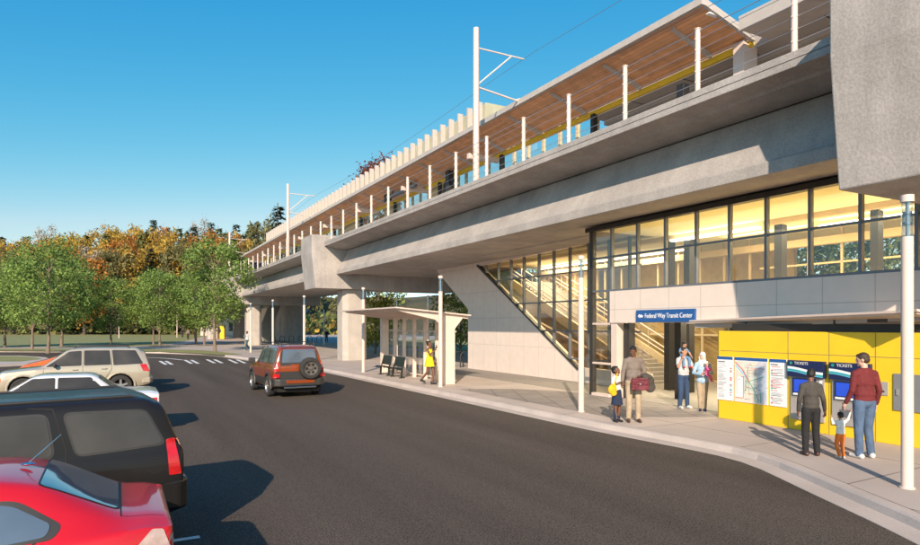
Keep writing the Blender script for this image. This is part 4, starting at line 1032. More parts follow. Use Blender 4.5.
# ---- black SUV ----------------------------------------------------------------
bs = vthing('parked_car', 'big black SUV with a tall red tail lamp between the red and white cars', 'car', -1.86, 8.66, ROADZ, 'cars parked in a row on the left')
bs.scale = (1, 1, .97); r7 = TH + R(7); bs.rotation_euler = (0, 0, r7); p0 = V(.56, 8.66, ROADZ); bs.location = p0 - Vector((math.cos(r7), math.sin(r7), 0)) * 2.42
K = [(-2.42, .98, .93, .32, .86, .55), (-2.25, 1.06, 1.0, .28, .95, .62), (-1.3, 1.12, 1.05, .28, .97, .68), (-1.18, 1.14, 1.06, .28, .97, .68), (-.55, 1.66, 1.07, .28, .97, .80), (-.35, 1.69, 1.07, .28, .97, .82), (.4, 1.73, 1.08, .28, .97, .82), (2.0, 1.745, 1.09, .30, .97, .82), (2.24, 1.72, 1.09, .36, .965, .815), (2.34, 1.68, 1.09, .38, .955, .80)]
bo, bv = body_mesh(K, 'paint_black', bs, endr=0.06, lean=0.36, leanx=1.6, lean_z=1.10, wheels=((1.68, .82), (-1.45, .82)), wr=.37)
for x, y in ((1.68, .83), (1.68, -.83), (-1.45, .83), (-1.45, -.83)): wheel(bs, x, y, .365, 'chrome', .26, 7)
for ax in ('side-', 'side+'):
    window(bv, [(1.37, 1.16), (2.20, 1.20), (2.02, 1.58), (1.26, 1.60)], ax, bs, rad=.07, fw=.02)
    window(bv, [(.30, 1.13), (1.16, 1.17), (1.10, 1.60), (.34, 1.60)], ax, bs, rad=.07, fw=.02)
    window(bv, [(-1.08, 1.13), (.16, 1.13), (.22, 1.60), (-.62, 1.58)], ax, bs, rad=.07, fw=.02)
    line_panel(bv, [(1.16, .70), (1.27, .95), (1.27, 1.25), (1.16, 1.66), (.95, 1.68)], ax, bs, .008)
    line_panel(bv, [(.23, .42), (.23, 1.6)], ax, bs)
    line_panel(bv, circ(2.10, .97, .085), ax, bs, .004, 'fuel_flap')
    sg = -1 if ax == 'side-' else 1
    handle(bs, 1.00, sg * .968, 1.04, 'chrome'); handle(bs, -.02, sg * .968, 1.04, 'chrome')
    panel(bv, [(-1.1, 1.085), (1.02, 1.12), (1.02, 1.137), (-1.1, 1.102)], ax, 'chrome_strip', 'chrome', bs, .010, 0)
    panel(bv, [(2.24, .84), (2.37, .84), (2.31, 1.25), (2.22, 1.24)], ax, 'tail_lamp', 'tail_red', bs, .006, .015, .04)
    yy = sg * .66
    mb = MB(); mb.path([(-.5, yy, 1.66), (-.42, yy, 1.70), (.4, yy, 1.725), (1.9, yy, 1.74), (2.0, yy, 1.70)], .016, n=8); mb.build('roof_rail', 'trim', bs, smooth=True)
    mirror(bs, -.95, sg * .93, 1.12, 'paint_black')
for sg in (-1, 1): panel(bv, [(sg * .90, .85), (sg * .80, .85), (sg * .80, 1.24), (sg * .87, 1.24)], 'rear', 'tail_lamp', 'tail_red', bs, .006, .015, .04)
window(bv, [(-.66, 1.14), (.66, 1.14), (.6, 1.60), (-.6, 1.60)], 'rear', bs, name='rear_window')
plate(bv, bs, 0, .82); underbody(bs, -2.3, 2.2, .75)
mb = MB(); mb.prism([(2.05, -.965), (2.36, -.965), (2.46, -.86), (2.49, 0), (2.46, .86), (2.36, .965), (2.05, .965), (2.05, .5), (2.05, -.5)], 'z', .42, .78); mb.build('rear_bumper', 'paint_black', bs, bevel=.04)

# ---- red saloon ---------------------------------------------------------------
rc = vthing('parked_car', 'glossy red saloon nearest the camera with clear tail lamp and roof aerial', 'car', -1.60, 5.98, ROADZ, 'cars parked in a row on the left')
K = [(-2.0, .66, .60, .25, .68, .5), (-1.8, .74, .68, .2, .80, .55), (-1.2, .86, .78, .2, .85, .6), (-.75, 1.0, .86, .2, .86, .58), (-.2, 1.33, .90, .2, .86, .58), (.25, 1.395, .92, .2, .86, .58), (.85, 1.385, .93, .2, .86, .58), (1.12, 1.325, .94, .2, .86, .57), (1.42, 1.16, .95, .2, .855, .56), (1.62, 1.05, .965, .2, .84, .56), (1.70, 1.032, .965, .22, .82, .56), (1.84, 1.035, .965, .25, .79, .55), (1.90, 1.01, .94, .28, .77, .54)]
ro, rv = body_mesh(K, 'paint_red', rc, endr=0.07, lean=0, wheels=((1.02, .72), (-1.2, .72)), wr=.315, smoothn=3)
for x, y in ((1.02, .73), (1.02, -.73), (-1.2, .73), (-1.2, -.73)): wheel(rc, x, y, .31, 'rim', .2, 6)
window(rv, [(1.10, -.50), (1.60, -.47), (1.60, .47), (1.10, .50)], 'top', rc, glass='car_glass_pale', name='rear_window', rad=.05, fw=.014)
window(rv, [(-.68, -.5), (-.2, -.50), (-.2, .50), (-.68, .5)], 'top', rc, name='windscreen')
for ax in ('side-', 'side+'):
    f = panel(rv, [(-.72, .925), (1.20, .985), (1.26, 1.06), (.98, 1.25), (.40, 1.30), (-.12, 1.255)], ax, 'window', 'trim', rc, .003, .07)
    panel(rv, shrink([(.86, 1.0), (1.15, 1.02), (1.17, 1.07), (.95, 1.205), (.84, 1.225)], -.014), ax, 'pane', 'car_glass_pale', f, .007, .05)
    panel(rv, shrink([(.02, .965), (.80, .99), (.78, 1.235), (.36, 1.27), (.06, 1.25)], -.014), ax, 'pane', 'car_glass_pale', f, .007, .04)
    panel(rv, shrink([(-.60, .945), (-.04, .965), (0, 1.245), (-.14, 1.225)], -.014), ax, 'pane', 'car_glass_pale', f, .007, .04)
    line_panel(rv, [(-.02, .3), (-.02, .95)], ax, rc); line_panel(rv, [(.78, .55), (.86, .80), (1.16, 1.03)], ax, rc)
    line_panel(rv, circ(1.30, .82, .075), ax, rc, .003, 'fuel_flap')
    sg = -1 if ax == 'side-' else 1
    handle(rc, .62, sg * .86, .82, 'paint_red'); handle(rc, -.2, sg * .86, .80, 'paint_red'); mirror(rc, -.55, sg * .84, .98, 'paint_red')
    panel(rv, [(1.56, .62), (1.93, .62), (1.95, .80), (1.90, .945), (1.82, .96), (1.70, .84)], ax, 'tail_lamp', 'lens_clear', rc, .006, .02, .03)
    panel(rv, circ(1.82, .76, .05)[:-1], ax, 'tail_lamp', 'tail_red', rc, .010, 0, .03)
for sg in (-1, 1): panel(rv, [(sg * .80, .68), (sg * .50, .72), (sg * .54, .90), (sg * .74, .90)], 'rear', 'tail_lamp', 'lens_clear', rc, .005, .02, .04)
line_panel(rv, [(1.62, -.60), (1.62, .60)], 'top', rc, .004, 'boot_gap'); plate(rv, rc, 0, .66)
line_panel(rv, [(1.62, -.60), (1.95, -.56)], 'top', rc, .003, 'boot_gap'); line_panel(rv, [(1.62, .60), (1.95, .56)], 'top', rc, .003, 'boot_gap')
mb = MB(); mb.sph((.98, 0, 1.385), (.05, .02, .014), 10); mb.tube((.98, 0, 1.39), (1.20, .0, 1.60), .006, .003, n=6); mb.build('aerial', 'chrome', rc, smooth=True); underbody(rc, -1.8, 1.8, .65)

# ---- white saloon (between the black and the champagne cars) --------------------
wc = vthing('parked_car', 'white boxy saloon mostly hidden between the black SUV and the champagne SUV', 'car', -1.32, 17.0, ROADZ, 'cars parked in a row on the left')
K = [(-2.3, .70, .64, .28, .76, .6), (-2.2, .80, .76, .24, .84, .66), (-1.1, .90, .85, .22, .86, .68), (-.95, .93, .86, .22, .86, .68), (-.35, 1.33, .88, .22, .86, .62), (-.15, 1.38, .88, .22, .86, .63), (.75, 1.37, .88, .22, .86, .63), (.90, 1.33, .88, .22, .86, .62), (1.30, 1.0, .90, .22, .86, .64), (1.42, .965, .90, .22, .86, .66), (2.05, .95, .89, .26, .84, .66), (2.12, .92, .86, .3, .82, .64)]
wc.scale = (1, 1, 1.0)
wo, wvh = body_mesh(K, 'paint_silverwhite', wc, endr=0.05, wheels=((1.25, .72), (-1.4, .72)), wr=.31)
for x, y in ((1.25, .74), (1.25, -.74), (-1.4, .74), (-1.4, -.74)): wheel(wc, x, y, .305, 'rim', .19, 8)
for ax in ('side-', 'side+'):
    window(wvh, [(-.85, .93), (.10, .93), (.10, 1.30), (-.30, 1.29)], ax, wc, rad=.02); window(wvh, [(.18, .93), (1.12, .93), (.78, 1.29), (.18, 1.30)], ax, wc, rad=.02)
    sg = -1 if ax == 'side-' else 1; handle(wc, .1, sg * .86, .84, 'chrome'); handle(wc, .95, sg * .86, .84, 'chrome'); mirror(wc, -.75, sg * .84, .95, 'paint_silverwhite')
    line_panel(wvh, [(.14, .3), (.14, .92)], ax, wc)
    panel(wvh, [(2.0, .60), (2.14, .60), (2.12, .80), (2.0, .80)], ax, 'tail_lamp', 'tail_red', wc, .004, .01)
for sg in (-1, 1): panel(wvh, [(sg * .78, .60), (sg * .45, .60), (sg * .45, .80), (sg * .76, .80)], 'rear', 'tail_lamp', 'tail_red', wc, .004, .01)
window(wvh, [(.96, -.56), (1.27, -.6), (1.27, .6), (.96, .56)], 'top', wc, name='rear_window'); window(wvh, [(-.92, -.6), (-.42, -.56), (-.42, .56), (-.92, .6)], 'top', wc, name='windscreen')
plate(wvh, wc, 0, .62); underbody(wc, -2.1, 2.1, .68)
mb = MB(); mb.box(2.06, 2.24, -.82, .82, .40, .52); mb.build('rear_bumper', 'paint_silverwhite', wc, bevel=.03)

# ---- champagne SUV ------------------------------------------------------------
js = vthing('parked_car', 'champagne coloured SUV with dark glass seen from its side behind the white saloon', 'car', -1.22, 25.75, ROADZ, 'cars parked in a row on the left')
K = [(-2.26, .80, .72, .30, .78, .6), (-2.12, .96, .90, .28, .86, .64), (-1.15, 1.07, 1.0, .28, .90, .68), (-1.0, 1.09, 1.0, .28, .90, .68), (-.35, 1.60, 1.02, .28, .90, .66), (-.12, 1.68, 1.03, .28, .90, .67), (.5, 1.705, 1.04, .28, .90, .67), (1.85, 1.675, 1.06, .30, .895, .68), (2.06, 1.63, 1.06, .34, .88, .67), (2.16, 1.56, 1.05, .36, .87, .65)]
jo, jv = body_mesh(K, 'paint_gold', js, endr=0.07, lean=0.32, leanx=1.3, lean_z=1.0, wheels=((1.30, .78), (-1.50, .78)), wr=.375)
for x, y in ((1.30, .79), (1.30, -.79), (-1.50, .79), (-1.50, -.79)): wheel(js, x, y, .37, 'rim', .24, 5)
for ax in ('side-', 'side+'):
    window(jv, [(1.10, 1.10), (1.98, 1.13), (1.76, 1.57), (1.06, 1.59)], ax, js, rad=.03); window(jv, [(.22, 1.11), (1.0, 1.12), (.96, 1.58), (.22, 1.59)], ax, js, rad=.03)
    window(jv, [(-.86, 1.09), (.12, 1.11), (.12, 1.58), (-.22, 1.56)], ax, js, rad=.03)
    line_panel(jv, [(.17, .42), (.17, 1.6)], ax, js); line_panel(jv, [(.78, .55), (1.03, .95), (1.03, 1.6)], ax, js); line_panel(jv, [(-.98, .45), (-.94, 1.05)], ax, js)
    sg = -1 if ax == 'side-' else 1
    handle(js, .80, sg * .895, .98, 'paint_gold'); handle(js, -.05, sg * .895, .97, 'paint_gold'); mirror(js, -.62, sg * .86, 1.10, 'trim')
    panel(jv, [(2.0, .86), (2.21, .84), (2.10, 1.10), (1.90, 1.10)], ax, 'tail_lamp', 'tail_red', js, .005, .02, .05)
    panel(jv, [(-2.26, .62), (-2.10, .62), (-2.10, .76), (-2.22, .76)], ax, 'headlight', 'amber', js, .005, .02, .05)
    yy = sg * .56; mb = MB(); mb.path([(-.1, yy, 1.66), (-.02, yy, 1.74), (1.5, yy, 1.735), (1.6, yy, 1.66)], .015, n=8); mb.build('roof_rail', 'trim', js, smooth=True)
    for wx in (1.30, -1.50):
        mb = MB(); pts = [(wx + .45 * math.cos(a), sg * .885, .375 + .45 * math.sin(a)) for a in [R(-5 + 19 * k) for k in range(11)]]
        mb.path(pts, .035, n=8); mb.build('wheel_arch', 'paint_gold', js, smooth=True)
for sg in (-1, 1): panel(jv, [(sg * .84, .88), (sg * .66, .88), (sg * .66, 1.12), (sg * .80, 1.12)], 'rear', 'tail_lamp', 'tail_red', js, .005, .02)
window(jv, [(-.58, 1.12), (.58, 1.12), (.52, 1.52), (-.52, 1.52)], 'rear', js, name='rear_window'); window(jv, [(-.98, -.6), (-.40, -.56), (-.40, .56), (-.98, .6)], 'top', js, name='windscreen')
plate(jv, js, 0, .80); underbody(js, -2.1, 2.1, .7)
mb = MB(); mb.prism([(1.95, -.88), (2.22, -.88), (2.32, -.72), (2.34, 0), (2.32, .72), (2.22, .88), (1.95, .88)], 'z', .42, .64); mb.build('rear_bumper', 'paint_gold', js, bevel=.04)

# ---- orange car just beyond it --------------------------------------------------
oc = vthing('parked_car', 'bright orange car whose bonnet edge shows over the champagne SUV', 'car', -1.15, 29.0, ROADZ, 'cars parked in a row on the left')
K = [(-2.1, .86, .78, .26, .74, .6), (-1.95, .98, .90, .22, .82, .64), (-1.15, 1.19, 1.0, .22, .86, .66), (-.98, 1.26, 1.02, .22, .86, .66), (-.45, 1.44, 1.02, .22, .86, .64), (-.2, 1.52, 1.02, .22, .86, .64), (1.0, 1.50, 1.02, .22, .86, .64), (1.9, 1.35, 1.02, .3, .84, .62), (2.0, 1.15, 1.0, .3, .82, .6)]
oo, ov = body_mesh(K, 'paint_orange', oc, endr=0.08, wheels=((1.25, .74), (-1.35, .74)), wr=.32)
for x, y in ((1.25, .76), (1.25, -.76), (-1.35, .76), (-1.35, -.76)): wheel(oc, x, y, .315, 'rim', .2, 6)
for ax in ('side-', 'side+'):
    window(ov, [(-.75, 1.10), (.2, 1.10), (.2, 1.42), (-.35, 1.40)], ax, oc); window(ov, [(.3, 1.10), (1.4, 1.10), (1.0, 1.41), (.3, 1.42)], ax, oc)
    sg = -1 if ax == 'side-' else 1; mirror(oc, -.7, sg * .84, 1.1, 'paint_orange')
window(ov, [(-.92, -.6), (-.5, -.56), (-.5, .56), (-.92, .6)], 'top', oc, name='windscreen'); underbody(oc, -1.9, 1.9, .68)

# ---- copper-red off-roader driving away ------------------------------------------
fl = thing('moving_car', 'copper-red off-roader with a spare wheel on its tailgate driving away on the road', 'car', V(5.42, 23.75, ROADZ), TH - PI / 2 + R(1))
K = [(-2.1, .78, .70, .34, .76, .6), (-1.98, .98, .92, .30, .84, .64), (-1.15, 1.10, 1.03, .30, .88, .68), (-.98, 1.13, 1.04, .30, .88, .68), (-.42, 1.66, 1.06, .30, .88, .66), (-.2, 1.735, 1.07, .30, .88, .665), (.3, 1.755, 1.07, .30, .88, .67), (.5, 1.80, 1.07, .30, .88, .67), (1.7, 1.79, 1.08, .32, .88, .67), (2.05, 1.75, 1.08, .36, .875, .665), (2.14, 1.68, 1.07, .38, .86, .65)]
fo, fv = body_mesh(K, 'paint_copper', fl, endr=0.06, lean=0.16, leanx=1.2, lean_z=1.1, wheels=((1.32, .77), (-1.26, .77)), wr=.365)
for x, y in ((1.32, .79), (1.32, -.79), (-1.26, .79), (-1.26, -.79)): wheel(fl, x, y, .36, 'rim', .24, 6)
for ax in ('side-', 'side+'):
    sg = -1 if ax == 'side-' else 1
    window(fv, [(1.18, 1.16), (2.0, 1.20), (1.88, 1.66), (1.14, 1.68)], ax, fl, glass='car_glass_pale', rad=.04); window(fv, [(.28, 1.15), (1.08, 1.16), (1.04, 1.67), (.30, 1.66)], ax, fl, glass='car_glass_pale', rad=.04)
    window(fv, [(-.82, 1.13), (.18, 1.15), (.20, 1.65), (-.25, 1.62)], ax, fl, glass='car_glass_pale', rad=.04)
    panel(fv, [(-2.12, .34), (2.2, .40), (2.2, .66), (-2.12, .60)], ax, 'lower_cladding', 'trim', fl, .006, .0, .08)
    for wx in (1.32, -1.26):
        mb = MB(); pts = [(wx + .45 * math.cos(a), sg * .865, .365 + .45 * math.sin(a)) for a in [R(-8 + 19.6 * k) for k in range(11)]]
        mb.path(pts, .05, n=8); mb.build('wheel_arch', 'trim', fl, smooth=True)
    line_panel(fv, [(.23, .6), (.23, 1.68)], ax, fl); line_panel(fv, [(.85, .75), (1.12, 1.1), (1.10, 1.68)], ax, fl); line_panel(fv, [(-.92, .6), (-.88, 1.08)], ax, fl)
    handle(fl, .85, sg * .88, 1.0, 'trim'); handle(fl, -.02, sg * .88, 1.0, 'trim')
    mb = MB(); mb.box(-.78, -.66, sg * .88 - (.0 if sg > 0 else .24), sg * .88 + (.24 if sg > 0 else 0), 1.08, 1.26); mb.build('side_mirror', 'trim', fl, bevel=.03)
    yy = sg * .56
    mb = MB(); mb.path([(.5, yy, 1.77), (.56, yy, 1.86), (1.0, yy, 1.87), (1.06, yy, 1.78)], .016, n=8); mb.path([(1.45, yy, 1.77), (1.5, yy, 1.86), (1.95, yy, 1.86), (2.0, yy, 1.76)], .016, n=8); mb.build('roof_rail', 'trim', fl, smooth=True)
    panel(fv, [(sg * .84, .90), (sg * .70, .90), (sg * .70, 1.20), (sg * .82, 1.20)], 'rear', 'tail_lamp', 'tail_red', fl, .008, .015, .05)
    panel(fv, [(sg * .81, 1.0), (sg * .72, 1.0), (sg * .72, 1.08), (sg * .81, 1.08)], 'rear', 'reverse_lamp', 'lens_clear', fl, .012, .01, .05)
    panel(fv, [(sg * .85, .70), (sg * .68, .70), (sg * .68, .83), (sg * .85, .83)], 'rear', 'bumper_lamp', 'tail_red', fl, .05, .015, .05)
window(fv, [(-.60, 1.20), (.60, 1.20), (.54, 1.64), (-.54, 1.64)], 'rear', fl, glass='car_glass_pale', name='rear_window', fw=.06, rad=.03)
panel(fv, [(-.80, .42), (.80, .42), (.82, .90), (-.82, .90)], 'rear', 'tailgate_cladding', 'trim', fl, .005, .02)
panel(fv, [(-.63, 1.10), (-.30, 1.10), (-.30, 1.15), (-.63, 1.15)], 'rear', 'tailgate_handle', 'trim', fl, .012, .01)
line_panel(fv, [(-.66, .92), (-.62, 1.66)], 'rear', fl); line_panel(fv, [(.62, .92), (.60, 1.66)], 'rear', fl)
mb = MB(); mb.prism([(2.0, -.86), (2.22, -.86), (2.32, -.7), (2.34, 0), (2.32, .7), (2.22, .86), (2.0, .86)], 'z', .40, .66); mb.build('rear_bumper', 'trim', fl, bevel=.04)
mb = MB(); mb.box(2.30, 2.352, -.48, .48, .50, .61); mb.build('bumper_insert', 'paint_copper', fl, bevel=.01)
mb = MB(); mb.box(2.22, 2.30, -.55, .55, .33, .385); mb.build('tow_bar', 'chrome', fl, bevel=.01)
# local Y+ is the right-hand side when driving away
mb = MB(); r = .37
mb.lathe([(r * .64, 2.24), (r * .9, 2.22), (r, 2.27), (r, 2.40), (r * .95, 2.44), (r * .84, 2.455), (r * .66, 2.445), (r * .62, 2.40)], (0, .33, 1.0), axis='x', n=32); sp = mb.build('spare_wheel', 'tyre', fl, smooth=True)
mb = MB(); mb.lathe([(r * .65, 2.445), (r * .60, 2.40), (r * .2, 2.38), (r * .16, 2.43), (0, 2.435)], (0, .33, 1.0), axis='x', n=32); mb.build('rim', 'rim_dark', sp, smooth=True)
for k in range(6):
    a = 2 * PI * k / 6; mb = MB(); mb.sph((2.412, .33 + math.cos(a) * r * .40, 1.0 + math.sin(a) * r * .40), (.018, .045, .045), 10)
    mb.build('rim_opening', 'seam_dark', sp, smooth=True)
underbody(fl, -2.0, 2.1, .7)

# small distant car parked beyond the lawn
dc = thing('distant_car', 'tiny dark blue car parked beyond the lawn at the far left', 'car', G(19, 329.6, 0), 0)
K = [(-2.1, .7, .62, .25, .76, .6), (-.9, .92, .85, .22, .86, .66), (-.3, 1.38, .88, .22, .86, .62), (.9, 1.36, .9, .22, .86, .62), (1.6, .98, .9, .22, .86, .62), (2.1, .9, .84, .3, .8, .6)]
do, dv = body_mesh(K, 'paint_dkblue', dc, endr=0.08)
for ax in ('side-', 'side+'): window(dv, [(-.6, .98), (1.1, .98), (.8, 1.3), (-.2, 1.3)], ax, dc)
for x, y in ((1.25, .78), (1.25, -.78), (-1.3, .78), (-1.3, -.78)): wheel(dc, x, y, .31, 'rim', .2, 6)
# ================================================================== TREES
def tree_meshes(seed, h, rad, zb, nleaf, ls, leafmat_, clumps=26, bark='bark', trunk_r=0.13, thin=1.0):
    rn = random.Random(seed); tm = MB()
    ht = h * .78; bend = [Vector((0, 0, 0))]
    for k in range(1, 7): bend.append(bend[-1] + Vector((rn.uniform(-.07, .07), rn.uniform(-.07, .07), ht / 6)))
    tm.path([b for b in bend], [trunk_r * (1.25 if k == 0 else 1 - .13 * k) for k in range(7)], n=10)
    tips = []
    cen = Vector((0, 0, zb + (h - zb) * .50)); hz_ = (h - zb) / 2
    for k in range(clumps):
        t = (k + .5) / clumps; z = zb + (h - zb) * (0.04 + 0.92 * t)
        f = math.sqrt(max(0.02, 1 - ((z - cen.z) / hz_ * .96) ** 2)); f = f ** .8
        a = k * 2.39996 + rn.uniform(-.4, .4); rr = rad * f * rn.uniform(.45, .95)
        tips.append(Vector((math.cos(a) * rr, math.sin(a) * rr, z + rn.uniform(-.3, .3))))
    for tp in tips:
        z0 = max(zb * .75, min(ht * .95, tp.z - tp.xy.length * .75 - .2)); f = z0 / ht * 6; i = min(5, int(f)); b = bend[i].lerp(bend[i + 1], f - i)
        mid = b.lerp(tp, .5) + Vector((0, 0, rn.uniform(-.1, .25)))
        r0 = trunk_r * .42 * (1 - .5 * z0 / ht)
        tm.path([b, mid, tp], [r0, r0 * .6, r0 * .2], n=6)
        for q in range(2):
            e = mid.lerp(tp, rn.uniform(.1, .6)); tm.path([e, e + Vector((rn.uniform(-.6, .6), rn.uniform(-.6, .6), rn.uniform(.1, .6)))], [r0 * .35, r0 * .12], n=4)
    lm = MB(); per = nleaf // clumps
    for tp in tips:
        cr = rad * rn.uniform(.26, .42)
        for q in range(per):
            u = Vector((rn.gauss(0, 1), rn.gauss(0, 1), rn.gauss(0, .72)))
            u = u.normalized() * cr * (rn.random() ** .45) * rn.uniform(.7, 1.25); p = tp + u
            if thin < 1 and rn.random() > thin: continue
            nrm = (u.normalized() * .5 + Vector((rn.uniform(-1, 1), rn.uniform(-1, 1), rn.uniform(-.2, 1.1)))).normalized()
            a = nrm.orthogonal().normalized(); a = (Quaternion(nrm, rn.uniform(0, 6.28)) @ a); b = nrm.cross(a); s = ls * rn.uniform(.6, 1.35)
            lm.add([p - a * s * .5, p + b * s * .28 + nrm * s * .1, p + a * s * .5, p - b * s * .28 + nrm * s * .1], [(0, 1, 2, 3)])
    return tm.mesh('trunk', bark, smooth='all', recalc=False), lm.mesh('crown', leafmat_, recalc=False)
def conifer_meshes(seed, h, rad, mat, ls=.5, n=1400):
    rn = random.Random(seed); tm = MB(); tm.tube((0, 0, 0), (0, 0, h), .02 * h, .003 * h, n=7)
    lm = MB(); z = h * .12
    while z < h * .99:
        f = (1 - (z / h)) ** .8; r = rad * f * rn.uniform(.75, 1.15) + .15; k = max(5, int(8 * f) + 3)
        for i in range(k):
            a = rn.uniform(0, 6.28); rr = r * rn.uniform(.7, 1.2)
            if rn.random() < .06: continue
            m = max(2, int(rr / ls * 3.2))
            for q in range(m):
                t = (q + .7) / m; p = Vector((math.cos(a) * rr * t, math.sin(a) * rr * t, z - rr * t * .28 + .10 * rr * t * t))
                for w in range(3):
                    d = Vector((math.cos(a + rn.uniform(-.9, .9)), math.sin(a + rn.uniform(-.9, .9)), rn.uniform(-.5, .1))); sd = d.cross(Vector((0, 0, 1))).normalized(); s = ls * rn.uniform(.6, 1.3) * (1.15 - .4 * t)
                    lm.add([p, p + d * s * .5 + sd * s * .25, p + d * s, p + d * s * .5 - sd * s * .25 + Vector((0, 0, -.1 * s))], [(0, 1, 2, 3)])
        z += h * .017 * rn.uniform(.6, 1.4)
    return tm.mesh('trunk', 'bark_dark', smooth='all', recalc=False), lm.mesh('crown', mat, recalc=False)
def tree_obj(name, label, loc, meshes, rot=0.0, scale=1.0, group=None):
    r = thing(name, label, 'tree', loc, rot, group); r.scale = (scale,) * 3 if not hasattr(scale, '__len__') else scale
    for nm, me in zip(('trunk', 'crown'), meshes):
        o = bpy.data.objects.new(nm, me); C.objects.link(o); o.parent = r
    return r
SA = tree_meshes(1, 9.4, 3.2, 2.3, 7600, .25, 'leaf_green', 34)
SB = tree_meshes(2, 9.0, 3.3, 2.4, 7400, .25, 'leaf_green', 36)
SCm = tree_meshes(3, 9.8, 3.0, 2.6, 6600, .25, 'leaf_green', 28)
grp = 'green street trees on the lawn and verge'
for i, (px, py, me, rot, sc_, lb) in enumerate((
    (215, 351.6, SCm, .3, 1.0, 'green street tree nearest the viaduct, its trunk at the tip of the grass verge'),
    (204.5, 345.5, SA, 1.9, .86, 'green street tree just left of the one at the verge tip'),
    (196, 344.5, SB, 4.1, .9, 'green street tree in a paved tree pit, second left of the verge tip tree'),
    (160, 346.0, SA, .8, .90, 'thick-trunked green street tree midway between the verge tip and the round tree'),
    (153.5, 344.8, SCm, 2.2, .82, 'slim green street tree touching the thick-trunked one on its left'),
    (111.5, 345.3, SB, 3.0, .86, 'round green street tree standing alone on the lawn edge above the SUV roof'),
    (61.5, 346.6, SA, 5.0, 1.05, 'green street tree with dark thick trunk above the champagne SUV front doors'),
    (47.8, 353.6, SB, .2, 1.0, 'pale-trunked green street tree closest to the kerb above the SUV bonnet'),
    (32, 349.4, SCm, 3.6, .9, 'brown-trunked green street tree second from the left edge'),
    (5, 347.4, SA, 2.7, .95, 'green street tree at the left edge of the view'),
    (-42, 349, SB, 1.2, .95, 'green street tree just off the left edge, only its branches reaching in'))):
    tree_obj('street_tree', lb, G(px, py), me, rot, sc_, grp)
for px, py, lb in ((160, 346.0, 'dark tree pit round the thick-trunked street tree'), (215 - 10, 345.3, 'dark tree pit left of the verge tip tree'), (194, 344.3, 'dark tree pit of the street tree nearest the distant walkers')):
    p = G(px, py); mb = MB(); mb.lathe([(0, .012), (1.1, .012), (1.15, 0.0)], (0, 0, 0), n=18)
    r = mb.build('tree_pit', 'bark_dark', None, recalc=False, loc=p); put(r, lb, 'tree pit', 'tree pits in the pavement')
# trees behind the station, seen through the glass and under the deck
BA = tree_meshes(11, 8.5, 3.0, 2.0, 4800, .26, 'leaf_back', 28)
BB = tree_meshes(12, 8.8, 3.1, 2.1, 4800, .26, 'leaf_yellowgreen', 28)
BC = tree_meshes(13, 8.2, 2.9, 1.8, 4800, .26, 'leaf_back', 26)
BD = tree_meshes(14, 4.6, 2.2, .5, 2600, .24, 'leaf_yellowgreen', 20, trunk_r=.08)
rn = random.Random(77)
names = {id(BA): 'dark green', id(BB): 'yellow-green', id(BC): 'mid green'}
row = [(41.5, -2, BB), (41.2, 6.0, BB), (40.8, 13.5, BB), (40.5, 21, BC), (46, 2, BA), (42, 28, BA), (47, 10, BB), (41.5, 34, BB), (43, 39, BA), (34, 43.0, BC), (39, 47.5, BA), (37, 53, BC), (43, 41, BC), (45, 58, BA), (47, 49, BA), (43, 66, BC), (49, 74, BA), (54, 62, BC), (57, 84, BA), (44, 29, BC), (56, 96, BA)]
labs = ['tree behind the right half of the upper glazing', 'tree behind the middle of the upper glazing', 'tree seen through the glazing above the station sign', 'tree behind the left corner of the glazed hall']
for i, (D, s, me) in enumerate(row):
    lb = {True: 'yellow-green tree among the trees behind the station', False: 'deep green tree among the trees behind the station'}[me is BB]
    if i < 4: lb = labs[i]
    tree_obj('park_tree', lb, V(D, s), me, rn.uniform(0, 6), rn.uniform(.95, 1.12) * (1.28 if s < 36 else 1), 'trees in the park behind the station')
for px, py, lb in ((472, 342, 'low bushy yellow-green tree beside the panelled wall end'), (345, 338, 'low bushy yellow-green tree right behind the concrete pier')):
    Y = 52; tree_obj('bushy_tree', lb, ((px - 460 - (12 if px > 400 else -30)) / 630 * Y, Y, 0), BD, px * .1, 1.15)
# far clipped shrubs and hedge between lawn and side street
hd = vthing('hedge', 'low clipped hedge line beyond the lawn behind the bus shelter', 'hedge', 59, 50)
mb = MB(); rr_ = random.Random(4)
for k in range(5200):
    p = Vector((rr_.uniform(-.5, .5), rr_.uniform(-45, 50), rr_.uniform(.05, 1.15))); n_ = Vector((rr_.uniform(-1, 1), rr_.uniform(-1, 1), rr_.uniform(0, 1))).normalized(); a = n_.orthogonal().normalized(); b = n_.cross(a)
    mb.add([p - a * .2, p + b * .13, p + a * .2, p - b * .13], [(0, 1, 2, 3)])
mb.build('foliage', 'leaf_back', hd, recalc=False)
